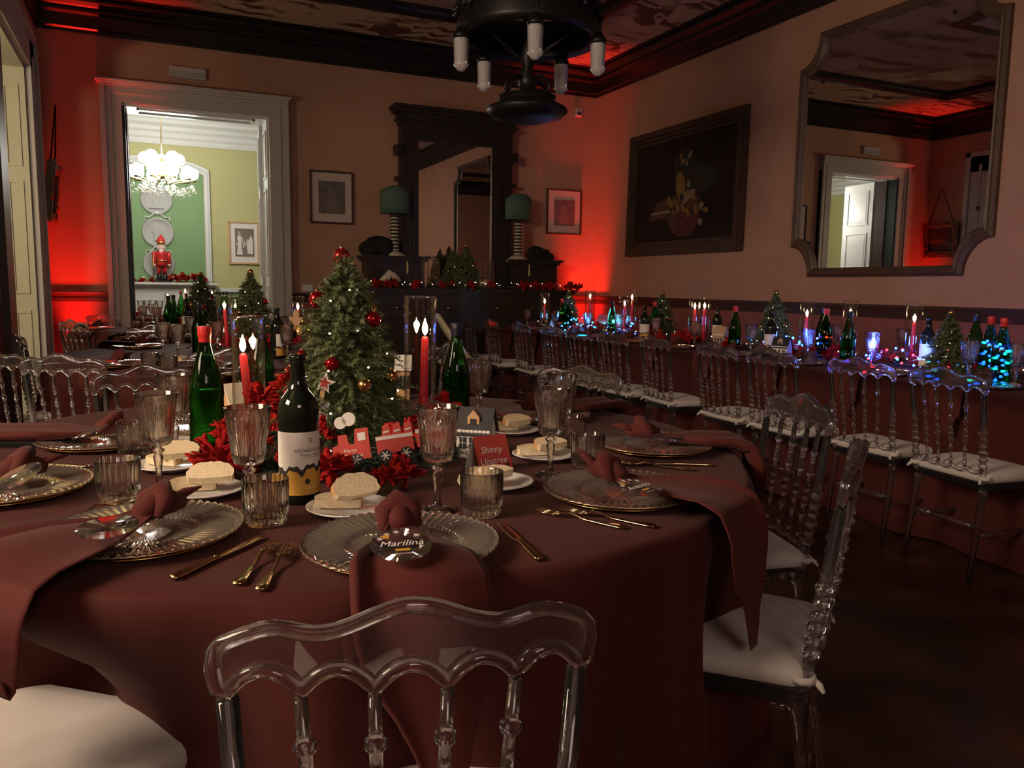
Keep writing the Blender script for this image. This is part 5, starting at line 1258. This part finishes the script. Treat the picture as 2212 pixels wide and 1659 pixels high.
# paper houses
def house(px, py, w_, d_, h_, rh, rz, label, wall='card_white', roof='paper_dark', dormer=True, z=TZ, base=None):
    q = base or on_z(px, py, z); t = thing('paper_house', label, 'paper house', (q.x, q.y, z), rz, 'little houses on the tables')
    part('walls', MB().box(-w_/2, w_/2, -d_/2, d_/2, 0, h_).prism([(-d_/2, h_), (d_/2, h_), (0, h_+rh)], (-w_/2, 0, 0), (0, 1, 0), (0, 0, 1), (w_, 0, 0)), wall, t)
    e = .008
    for s in (-1, 1):
        nrm = Vector((0, s*rh, d_/2)).normalized()*.003; a_ = Vector((-w_/2-e, s*(d_/2+e), h_-e*rh/(d_/2))); b_ = Vector((w_/2+e, s*(d_/2+e), h_-e*rh/(d_/2))); c_ = Vector((w_/2+e, 0, h_+rh)); f_ = Vector((-w_/2-e, 0, h_+rh))
        vs = [p+nrm*.3 for p in (a_, b_, c_, f_)]+[p+nrm*1.3 for p in (a_, b_, c_, f_)]
        part('roof_panel', MB().add(vs, [(0, 3, 2, 1), (4, 5, 6, 7), (0, 1, 5, 4), (1, 2, 6, 5), (2, 3, 7, 6), (3, 0, 4, 7)]), roof, t)
    for x in (-w_*.3, w_*.0, w_*.3):
        wi = part('window', MB().box(x-.009, x+.009, -d_/2-.002, -d_/2, h_*.35, h_*.75), 'paper_dark', t)
        part('glazing_bars', MB().box(x-.0006, x+.0006, -d_/2-.0028, -d_/2-.002, h_*.35, h_*.75).box(x-.009, x+.009, -d_/2-.0028, -d_/2-.002, h_*.54, h_*.56), 'card_white', wi)
    sn = MB()
    for k in range(9): sn.ball((-w_/2+w_*k/8, -d_/2-.006, h_-.002), .007, 8, 5, (1, .4, .7))
    part('snow_edge', sn, 'card_white', t, True)
    if dormer:
        part('dormer', MB().prism([(-.016, 0), (.016, 0), (.016, .03), (0, .05), (-.016, .03)], (0, -d_/2+.006, h_+.004), (1, 0, 0), (0, 0, 1), (0, .03, 0)), 'plywood', t)
        part('dormer_window', MB().box(-.008, .008, -d_/2+.004, -d_/2+.006, h_+.008, h_+.03), 'paper_dark', t)
    return t
house(1028, 985, .088, .07, .075, .055, -.65, 'white paper house with dark snowy roof behind the red place card')
house(508, 935, .06, .06, .09, .06, .5, 'cream paper house behind the red flowers at left of tree', 'plywood', 'card_white', False)
house(872, 862, .05, .05, .13, .045, -.4, 'brown paper lantern house with pale roof behind right glass cylinder', 'plywood', 'card_white', False)
# red place card
q = on_z(1056, 1016, TZ); t = thing('place_card', 'red folded place card reading Shinny Upatree beside the bread plates', 'place card', (q.x, q.y, TZ), .22)
cw, chh, cd = .098, .088, .036
for s, m_ in ((-1, 'paper_red'), (1, 'card_white')):
    mb = MB(); mb.add([(-cw/2, s*cd, 0), (cw/2, s*cd, 0), (cw/2, 0, chh), (-cw/2, 0, chh), (-cw/2, s*(cd-.001), 0), (cw/2, s*(cd-.001), 0), (cw/2, 0, chh-.002), (-cw/2, 0, chh-.002)], [(0, 1, 2, 3)[::-s], (4, 5, 6, 7)[::s]]); part('front_leaf' if s < 0 else 'back_leaf', mb, m_, t)
ta = math.atan2(chh, cd)
for s, zz in (('Shinny', .62), ('Upatree', .33)):
    obj('lettering', text_mesh(s, .024, 'ink_white', 0, .18), t, (-.004, -cd*(1-zz)-.0012, chh*zz), (ta, 0, .0))
mb = MB(); mb.ball((.034, -cd*.82-.001, chh*.18), .006, 8, 6, (1, .3, 1.3)); part('printed_bear', mb, 'paint_brown', t)
# train cut-out
q = on_z(812, 1012, TZ+.03); t = thing('train_cutout', 'flat painted wooden train cut-out reading Merry Christmas among red flowers', 'decoration', (q.x, q.y-.02, TZ+.062), -YAW-.02); t.rotation_euler = (-.12, -.16, -YAW)
th = .004
def flat(name, poly, m_, y=0, t_=th, sub=None): return part(name, MB().prism(poly, (0, y, 0), (1, 0, 0), (0, 0, 1), (0, t_, 0)), m_, sub or t)
flat('engine', [(-.105, 0), (-.015, 0), (-.015, .07), (-.045, .07), (-.05, .035), (-.062, .038), (-.065, .06), (-.085, .06), (-.087, .038), (-.10, .035)], 'paper_red')
flat('carriage', [(.0, .005), (.085, .005), (.085, .045), (.0, .045)], 'paper_red'); flat('carriage_rear', [(.092, .008), (.17, .008), (.17, .05), (.092, .05)], 'paper_red')
flat('carriage_stripe', [(.0, .036), (.085, .036), (.085, .044), (.0, .044)], 'card_white', -.001, .001); flat('carriage_stripe', [(.092, .040), (.17, .040), (.17, .048), (.092, .048)], 'card_white', -.001, .001)
def circ(x, z, r_, n=16): return [(x+r_*math.cos(2*PI*k/n), z+r_*math.sin(2*PI*k/n)) for k in range(n)]
for x in (-.085, -.05, .018, .066, .11, .15):
    wh_ = flat('wheel', circ(x, .0, .014), 'paper_dark', -.002); mb = MB()
    for k in range(3): b_ = PI*k/3; mb.obox((x, -.0028, 0), (.011*math.cos(b_), 0, .011*math.sin(b_)), (-.0012*math.sin(b_), 0, .0012*math.cos(b_)), (0, .0004, 0))
    part('wheel_spokes', mb, 'ink_white', wh_)
for x in (.015, .04, .065): flat('gift_flag', [(x, .045), (x+.022, .045), (x+.018, .072), (x+.004, .068)], 'paper_red', .001, .003); flat('flag_stripe', [(x+.004, .05), (x+.018, .052), (x+.018, .056), (x+.004, .054)], 'card_white', 0, .001)
flat('steam_cloud', circ(-.075, .088, .014), 'card_white'); flat('steam_cloud', circ(-.055, .094, .016), 'card_white'); flat('cab_window', [(-.04, .042), (-.022, .042), (-.022, .06), (-.04, .06)], 'card_white', -.001, .001)
obj('lettering', text_mesh('Merry', .012, 'ink_white', 0, .3), t, (-.062, -.0014, .022), (PI/2, 0, 0)); obj('lettering', text_mesh('Christmas', .012, 'ink_white', 0, .3), t, (-.058, -.0014, .010), (PI/2, 0, 0))
# star signpost
q = at_d(684, 890, dT-.12); t = thing('star_signpost', 'painted wooden signpost with red star reading We, leaning on the tree', 'decoration', (q.x, q.y, q.z-.02), -YAW); t.rotation_euler = (0, .22, -YAW)
flat('post', [(-.006, -.03), (.006, -.03), (.006, .085), (-.006, .085)], 'plywood')
star = lambda s, x=0, z=.10: [(x+(s if k % 2 == 0 else s*.45)*math.sin(PI*k/5), z+(s if k % 2 == 0 else s*.45)*math.cos(PI*k/5)) for k in range(10)]
flat('star', star(.03), 'card_white', -.002); flat('star_centre', star(.018), 'paper_red', -.0035, .0015)
flat('sign_board', [(-.026, .038), (.024, .028), (.026, .05), (-.024, .06)], 'card_white', -.003); obj('lettering', text_mesh('*We*', .016, 'ink'), t, (0, -.0036, .044), (PI/2, -.2, 0))
flat('sign_board', [(-.022, .0), (.028, .005), (.026, .024), (-.024, .02)], 'card_white', -.003); flat('heart', circ(-.004, .012, .006), 'paper_red', -.0042, .001); flat('lower_star', star(.02, 0, -.02), 'plywood', -.003)
# ------------------------------------------------------------------ second and third round tables
FTREE = [(0, 0, HT+.01, .022, 1), (.09, -.05, .30, .020, 0), (-.09, -.06, .22, .020, 1), (.02, -.12, .20, .02, 0), (.10, -.08, .12, .02, 1), (-.11, -.04, .10, .02, 0), (.0, .12, .2, .02, 1)]
q = on_z(545, 745, TZ); tree((q.x, q.y, TZ+.02), 'decorated pine tree with gold top bauble on the second round table', TREEF[0], FTREE, HT, 2, 22)
q = Vector((.42, 8.25, TZ)); q = on_y(436, 690, 8.25); tree((q.x, q.y, TZ+.02), 'decorated pine tree on third table in front of the green niche', TREEF[1], FTREE, HT, 3, 20)
def cand_y(px, Y, ytop, yflame, label, z0=TZ, power=.35, r=.048, lean=(0, 0)):
    b_ = on_y(px, ytop, Y); f_ = on_y(px, yflame, Y); return candle((b_.x, b_.y, z0+.001), b_.z-z0, f_.z-z0-.03, label, lean, r, power)
cand_y(484, 5.55, 638, 662, 'CANDLE left of the second table tree', power=.4, lean=(-.06, 0)); cand_y(508, 6.3, 640, 664, 'CANDLE just left of the second table tree, farther one', power=.4)
cand_y(643, 6.2, 641, 664, 'CANDLE between the door casing and the foreground tree', power=.4, lean=(-.03, 0))
put(GB_BLUE, 'water_bottle', 'slim green bottle standing behind the red-capped bottle on second table', 'bottle', 433, 772, 'green water bottles')
for px, Y, lb in ((365, 7.75, 'green water bottle on third table left of the tree'), (376, 8.0, 'green water bottle on third table, half behind another bottle')):
    q = on_y(px, 690, Y); inst(GB_BLUE, 'water_bottle', lb, 'bottle', (q.x, q.y, TZ), 0, 'green water bottles')
q = on_y(404, 690, 7.7); inst(WINE, 'wine_bottle', 'dark wine bottle on the third table beside its tree', 'bottle', (q.x, q.y, TZ), math.atan2(q.y, q.x)-PI/2, 'wine bottles')
q = on_z(600, 775, TZ); inst(WINE, 'wine_bottle', 'dark wine bottle on the second table behind the foreground flowers', 'bottle', (q.x, q.y, TZ), 1.2, 'wine bottles')
for px, py, lb in ((354, 775, 'left one of two goblets side by side on second table'), (386, 782, 'right one of two goblets side by side on second table'), (620, 780, 'goblet on second table behind the left of foreground tree'), (415, 752, 'goblet on second table just left of the slim green bottle'), (470, 770, 'goblet on second table behind the glass cylinder')):
    put(GOBLET, 'goblet', 'crystal ' + lb, 'glass', px, py, 'crystal goblets')
for px, py, lb in ((325, 798, 'left tumbler of a pair on the second table'), (365, 806, 'right tumbler of a pair on the second table'), (642, 800, 'tumbler on second table left of the foreground tree')):
    put(TUMBLER, 'tumbler', 'crystal ' + lb, 'glass', px, py, GT)
for px, py, lb in ((310, 707, 'left goblet on the third table before the doorway'), (340, 712, 'middle goblet on the third table before the doorway'), (330, 697, 'rear goblet on the third table before the doorway')):
    put(GOBLET, 'goblet', 'crystal ' + lb, 'glass', px, py, 'crystal goblets')
for px, py, lb in ((293, 714, 'left tumbler on third table'), (318, 716, 'right tumbler on third table')): put(TUMBLER, 'tumbler', 'crystal ' + lb, 'glass', px, py, GT)
for px, py, T, R, lb, s in ((250, 792, T2, R2, 'second round table, left', 31), (440, 812, T2, R2, 'second round table, near side', 32), (300, 752, T2, R2, 'second round table, far left', 33), (205, 712, T3, R3, 'third round table, left', 34), (290, 722, T3, R3, 'third round table, near side', 35)):
    q = put(CHARGER, 'charger_plate', 'clear charger plate on ' + lb, 'plate', px, py, 'glass charger plates')
    napkin(T, R, px, py, 'dark burgundy napkin on charger of ' + lb, s, .14, side=1, wmax=.085)
name_disc(T2, 248, 782, 'clear acrylic name disc on the napkin at second table left', None, .1)
for px, py, lb in ((398, 782, 'second round table beside the goblets'), (470, 790, 'second round table near side')):
    q = on_z(px, py, TZ); tag(obj('bread_plate', PLATE, None, (q.x, q.y, TZ)), 'small white bread plate on ' + lb, 'plate', 'white bread plates')
    tag(obj('bread_slice', BREADS[1], None, (q.x, q.y, TZ+.011), (.15, 0, 1)), 'slice of bread on plate of ' + lb, 'bread', 'bread slices')
def ring_garland(T, label, seed, dx=0, dy=0):
    pts = [(T.x+dx+.25*math.cos(a_), T.y+dy+.22*math.sin(a_), TZ+.004) for a_ in [2*PI*k/16 for k in range(17)]]; rnd = random.Random(seed)
    garland('pine_garland', label, pts, seed, 60, .09, [(T.x+dx+rnd.uniform(.16, .3)*math.cos(a_), T.y+dy+rnd.uniform(.16, .3)*math.sin(a_), TZ+.05, 1.5) for a_ in [k*.63+rnd.uniform(-.2, .2) for k in range(10)]], lights=14)
ring_garland(Vector((.64, 5.75, 0)), 'pine garland with red flowers on the second round table', 41)
ring_garland(Vector((.42, 8.25, 0)), 'pine garland with red flowers on the third round table', 42)
tag(obj('gingerbread_cutout', MB().prism([(-.02, 0), (-.008, 0), (0, .02), (.008, 0), (.02, 0), (.014, .03), (.03, .045), (.028, .056), (.012, .052), (.014, .07), (.006, .084), (-.006, .084), (-.014, .07), (-.012, .052), (-.028, .056), (-.03, .045), (-.014, .03)], (0, 0, 0), (1, 0, 0), (0, 0, 1), (0, .005, 0)).mesh('gingerbread_cutout', 'plywood'), None, tuple(on_y(640, 712, 5.6)), (0, 0, -YAW), 1.6), 'wooden gingerbread-man cut-out among red flowers of second table', 'decoration')

# ------------------------------------------------------------------ long table along the right wall
CX_ = 4.12
def on_tab(px, X=CX_): q = on_x(px, 740, X); return Vector((q.x, q.y, TZ))
def cand_x(px, X, ytop, yflame, label, power=.35, lean=(0, 0)):
    b_ = on_x(px, ytop, X); f_ = on_x(px, yflame, X); H = b_.z-TZ
    return candle((b_.x, b_.y, TZ+.001), H, min(H-.05, f_.z-TZ-.03), label, lean, .05, power)
for px, X, yt, yf, lb in ((1177, 3.75, 634, 652, 'CANDLE at the far end of the long table'), (1275, 4.25, 627, 641, 'CANDLE before the red-lit corner on long table'), (1350, 4.1, 641, 657, 'CANDLE left one of a pair under the still life'), (1366, 4.3, 626, 643, 'CANDLE right one of a pair under the still life'),
                          (1502, 4.15, 644, 663, 'CANDLE left one of the close pair beside the lantern house'), (1523, 4.2, 645, 662, 'CANDLE right one of the close pair beside the lantern house'), (1745, 4.25, 652, 679, 'CANDLE under left side of big mirror on long table'),
                          (1839, 4.35, 651, 677, 'CANDLE behind the green bottle under the big mirror'), (1978, 4.3, 657, 690, 'CANDLE under right side of the big mirror, nearest on long table')):
    cand_x(px, X, yt, yf, lb)
for i, (px, X, ytop, lb) in enumerate(((1432, 4.35, 632, 'pine tree on the long table under the still life'), (1677, 4.3, 630, 'pine tree on the long table left of the big mirror'), (2055, 3.98, 672, 'pine tree on the long table at right, nearest the camera'), (1229, 4.1, 627, 'pine tree lit blue at the far end of the long table'))):
    top = on_x(px, ytop, X); s_ = (top.z-TZ-.03)/HT
    tree((top.x, top.y, TZ+.015), 'decorated ' + lb, TREEF[i % 2], FTREE, HT, 5+i, 20, rz=i*1.1, scale=s_)
for px, X, lb, pr in ((1213, 3.95, 'green bottle left one of the pair at far end', GB_RED), (1224, 3.98, 'green bottle right one of the pair at far end', GB_BLUE), (1321, 4.0, 'green bottle glowing blue under still life', GB_BLUE), (1412, 4.2, 'green bottle beside the still-life tree', GB_RED), (1586, 3.9, 'green bottle with bright glint left of mirror tree', GB_RED),
                      (1782, 4.2, 'dark green bottle under big mirror, left one', GB_RED), (1775, 4.45, 'dark green bottle under big mirror, rear one', GB_BLUE), (1832, 3.85, 'green bottle before the candle under big mirror', GB_BLUE), (2106, 4.35, 'dark green bottle behind the lit bottles at right', GB_BLUE),
                      (2138, 3.95, 'green bottle glowing blue inside at right, rear one', GB_RED), (2166, 3.75, 'green bottle glowing blue inside at right, nearest', GB_RED)):
    q = on_tab(px, X); inst(pr, 'water_bottle', lb + ' on the long table', 'bottle', tuple(q), 0, 'green water bottles')
for px, X, lb in ((1391, 3.85, 'wine bottle left of the still-life tree'), (1547, 4.4, 'wine bottle behind the little lantern house'), (1664, 3.9, 'wine bottle with pale label before the mirror tree'), (2004, 4.15, 'wine bottle with pale label beside the nearest candle')):
    q = on_tab(px, X); inst(WINE, 'wine_bottle', 'dark ' + lb + ' on the long table', 'bottle', tuple(q), math.atan2(q.y, q.x)-PI/2, 'wine bottles')
for i, (px, X) in enumerate(((1139, 3.7), (1198, 3.75), (1268, 3.8), (1335, 3.9), (1415, 3.8), (1500, 3.75), (1622, 3.8), (1745, 3.75), (1885, 3.85), (2097, 3.72), (2200, 3.8), (1810, 4.5), (1950, 4.5))):
    q = on_tab(px, X); inst(GOBLET, 'goblet', 'crystal goblet on the long table, number %s from its far end' % (['one', 'two', 'three', 'four', 'five', 'six', 'seven', 'eight', 'nine', 'ten', 'eleven', 'twelve', 'thirteen'][i]) if False else 'crystal goblet on the long table ' + ['at its far left end', 'beside the farthest candle', 'before the red corner candle', 'below the paired candles', 'before the still-life tree', 'before the close candle pair', 'left of the pale-labelled wine bottle', 'before the left mirror candle', 'lit blue under the mirror', 'before the nearest tree', 'at the right picture border', 'beyond the dark bottles', 'beyond the nearest candle'][i], 'glass', tuple(q), 0, 'crystal goblets')
for i, (px, X) in enumerate(((1255, 3.66), (1345, 3.68), (1640, 3.66), (1750, 3.62), (1905, 3.70), (2130, 3.62))):
    q = on_tab(px, X); inst(TUMBLER, 'tumbler', 'crystal tumbler near the chair side of the long table, ' + ['farthest', 'second farthest', 'third farthest', 'third nearest', 'second nearest', 'nearest'][i], 'glass', tuple(q), 0, GT)
for i, yy in enumerate((2.55, 3.15, 3.75, 4.4, 5.05, 5.7, 6.35, 7.0, 7.6)):
    inst(CHARGER, 'charger_plate', 'clear charger plate on chair side of long table, ' + ['nearest', 'second', 'third', 'fourth', 'fifth', 'sixth', 'seventh', 'eighth', 'farthest'][i] + ' from camera', 'plate', (LX0+.175, yy, TZ), 0, 'glass charger plates')
    napkin(Vector((LX0+1.2, yy, 0)), 1.2, 0, 0, 'dark napkin hanging from the long table, ' + ['nearest', 'second', 'third', 'fourth', 'fifth', 'sixth', 'seventh', 'eighth', 'farthest'][i] + ' from camera', 51+i, .13, wmax=.08, base=Vector((LX0+.175, yy, TZ)))
for k in range(4):
    y0 = 2.0+k*1.58; rnd = random.Random(60+k)
    garland('pine_garland', ['nearest', 'second', 'third', 'farthest'][k] + ' stretch of pine garland with red flowers on the long table', [(CX_+rnd.uniform(-.08, .08), y0+.4*j, TZ+.004) for j in range(5)], 60+k, 80, .10,
            [(CX_+rnd.uniform(-.28, .2), y0+rnd.uniform(0, 1.58), TZ+.045, 1.6) for j in range(11)], lights=14)
house(0, 0, .085, .07, .11, .06, -1.2, 'lit wooden lantern house beside the close candle pair', 'plywood', 'plywood', False, base=on_tab(1556, 4.0))
house(0, 0, .10, .08, .085, .06, -1.2, 'white paper house with dark roof before the pale-labelled wine bottle', base=on_tab(1690, 3.82))
house(0, 0, .09, .075, .08, .06, -1.2, 'paper house with dark roof under the farthest candle', base=on_tab(1183, 3.66))
house(0, 0, .16, .1, .12, .06, -1.2, 'red-roofed paper house in front of the red-lit corner', 'card_white', 'paper_red', False, base=on_tab(1308, 4.3))
# strings of coloured lights
def led_string(label, px, X, seed, n, mix, spread=.16, zmax=.16, power=.5, col=(.1, .25, 1)):
    c = on_tab(px, X); rnd = random.Random(seed); path = [Vector((rnd.gauss(0, spread*.5), rnd.gauss(0, spread), rnd.uniform(.02, zmax))) for _ in range(n)]
    t = thing('light_string', label, 'string lights', tuple(c), 0, 'coloured light strings'); w_ = MB(); w_.tube(path, .0008, 4); wr_ = part('wire', w_, 'copper_wire', t)
    bl = MB(); names = ['bulb_blue', 'bulb_cyan', 'bulb_red']
    for i, q in enumerate(path): bl.mi = rnd.choices([0, 1, 2], mix)[0]; bl.ball(q, .0075, 7, 5)
    o = part('led_bulbs', bl, names, wr_); o['kind'] = 'stuff'
    l = lamp('led_glow', 'POINT', (0, 0, .14), power*5.5, col, None, shadow_soft_size=.03); l.parent = t
led_string('blue and cyan light string at the far end of the long table', 1244, 3.95, 1, 22, (5, 6, 1), .2, .16, .5, (.08, .4, 1))
led_string('blue light string under the still life on long table', 1325, 4.0, 2, 14, (7, 3, 1), .15, .16, .4)
led_string('blue light string between the mirror tree and candle', 1722, 4.1, 3, 22, (9, 4, 1), .15, .14, .7, (.07, .2, 1))
led_string('blue and red light string under the big mirror', 1890, 4.0, 4, 24, (10, 1, 2), .13, .13, .8, (.06, .12, 1))
led_string('cyan and blue light string in front of the nearest candle', 1990, 4.0, 6, 10, (6, 3, 1), .12, .1, .4)
def bottle_leds(px, X, seed):
    c = on_tab(px, X); rnd = random.Random(seed); t = thing('light_string', 'blue light string coiled inside the glowing bottle, ' + ('nearest' if px > 2150 else 'rear one'), 'string lights', tuple(c), 0, 'coloured light strings')
    path = [Vector((.022*math.cos(k*1.3), .022*math.sin(k*1.3), .02+k*.011)) for k in range(18)]; w_ = MB(); w_.tube(path, .0008, 4); wr_ = part('wire', w_, 'copper_wire', t); bl = MB()
    for q in path: bl.mi = rnd.choice([0, 0, 1]); bl.ball(q, .007, 6, 4)
    o = part('led_bulbs', bl, ['bulb_blue', 'bulb_cyan'], wr_); o['kind'] = 'stuff'
bottle_leds(2138, 3.95, 1); bottle_leds(2166, 3.75, 2)

# ------------------------------------------------------------------ decorations on the sideboard and the mantelpiece
q = on_y(980, 540, 9.08); s_ = .8; tree((q.x, q.y, 1.19), 'dark small pine tree on the sideboard, left of two before the mirror', TREEF[0], FTREE[:3], HT, 21, 6, scale=(q.z-1.19)/HT)
q = on_y(1008, 533, 9.02); tree((q.x, q.y, 1.19), 'dark small pine tree on the sideboard, right of two before the mirror', TREEF[1], FTREE[:3], HT, 22, 6, scale=(q.z-1.19)/HT)
cylm = {}
for i, (px, yt, Y) in enumerate(((918, 556, 9.0), (930, 553, 9.1), (943, 556, 9.02), (1038, 560, 9.0), (1050, 558, 9.1), (1060, 562, 9.03))):
    q = on_y(px, yt, Y); H = q.z-1.19; t = thing('glass_cylinder', ['left', 'middle', 'right', 'left', 'middle', 'right'][i] + ' empty glass cylinder of the trio ' + ('left' if i < 3 else 'right') + ' of the sideboard trees', 'vase', (q.x, q.y, 1.19), 0, 'empty glass cylinders on the sideboard')
    obj('cylinder_wall', mk_cylinder(H, .045), t); obj('rim', rim_mesh(.045, H), t)
rnd = random.Random(77)
garland('pine_garland', 'long pine garland with red flowers along the sideboard top', [(BX0+.0+k*.22, 8.90+rnd.uniform(-.03, .03), 1.20+(.0 if k < 12 else -.03)) for k in range(13)], 78, 150, .12, [(BX0+rnd.uniform(0, 2.7), 8.88+rnd.uniform(-.05, .08), 1.232, 1.5) for k in range(26)], lights=34)
tag(obj('driftwood', MB().tube([(-.12, 0, 0), (-.04, .0, .05), (.02, 0, .13), (.06, 0, .10), (.14, 0, .04)], [.03, .05, .045, .04, .02], 8).mesh('driftwood', 'stripe_light', True), None, (2.52, 8.98, 1.23)), 'pale carved wooden ornament at left end of the sideboard garland', 'ornament')
rnd = random.Random(79)
garland('pine_garland', 'pine garland with red flowers on the white mantelpiece', [(-.6+k*.15, GY-.22, 1.22) for k in range(11)], 80, 70, .1, [(.35+k*.07, GY-.22+rnd.uniform(-.04, .04), 1.27+.02*(k % 3), 1.7) for k in range(7)] + [(-.3+k*.12, GY-.25, 1.24, 1.3) for k in range(4)], lights=8)
# the table inside the bright room
for px, Y, lb, pr in ((391, 11.3, 'green bottle with red cap on the table in the bright room', GB_RED), (482, 11.5, 'dark-capped green bottle right side of table in the bright room', GB_BLUE), (489, 11.6, 'second dark-capped green bottle right side of bright room table', GB_BLUE)):
    q = on_y(px, 650, Y); inst(pr, 'water_bottle', lb, 'bottle', (q.x, q.y, TZ), 0, 'green water bottles')
q = on_y(403, 650, 11.25); inst(WINE, 'wine_bottle', 'wine bottle on the table in the bright room', 'bottle', (q.x, q.y, TZ), 1.4, 'wine bottles')
cand_y(400, 11.6, 624, 630, 'CANDLE on the bright room table behind the wine bottle', power=.2); cand_y(362, 11.4, 628, 640, 'CANDLE on the bright room table at left', power=.2); cand_y(458, 11.5, 626, 634, 'CANDLE on the bright room table right of the third-table tree', power=.2)
for i, px in enumerate((304, 318, 330, 345, 372, 420, 510)):
    q = on_y(px, 650, 11.2+.12*(i % 3)); inst(GOBLET, 'goblet', 'crystal goblet on bright room table, ' + ['first', 'second', 'third', 'fourth', 'fifth', 'sixth', 'seventh'][i] + ' from the left', 'glass', (q.x, q.y, TZ), 0, 'crystal goblets')
garland('pine_garland', 'pine garland with red flowers on the bright room table', [(-.6+k*.3, 11.6, TZ+.004) for k in range(8)], 82, 50, .1, [(-.5+k*.2, 11.55, TZ+.05, 1.6) for k in range(10)], lights=8)
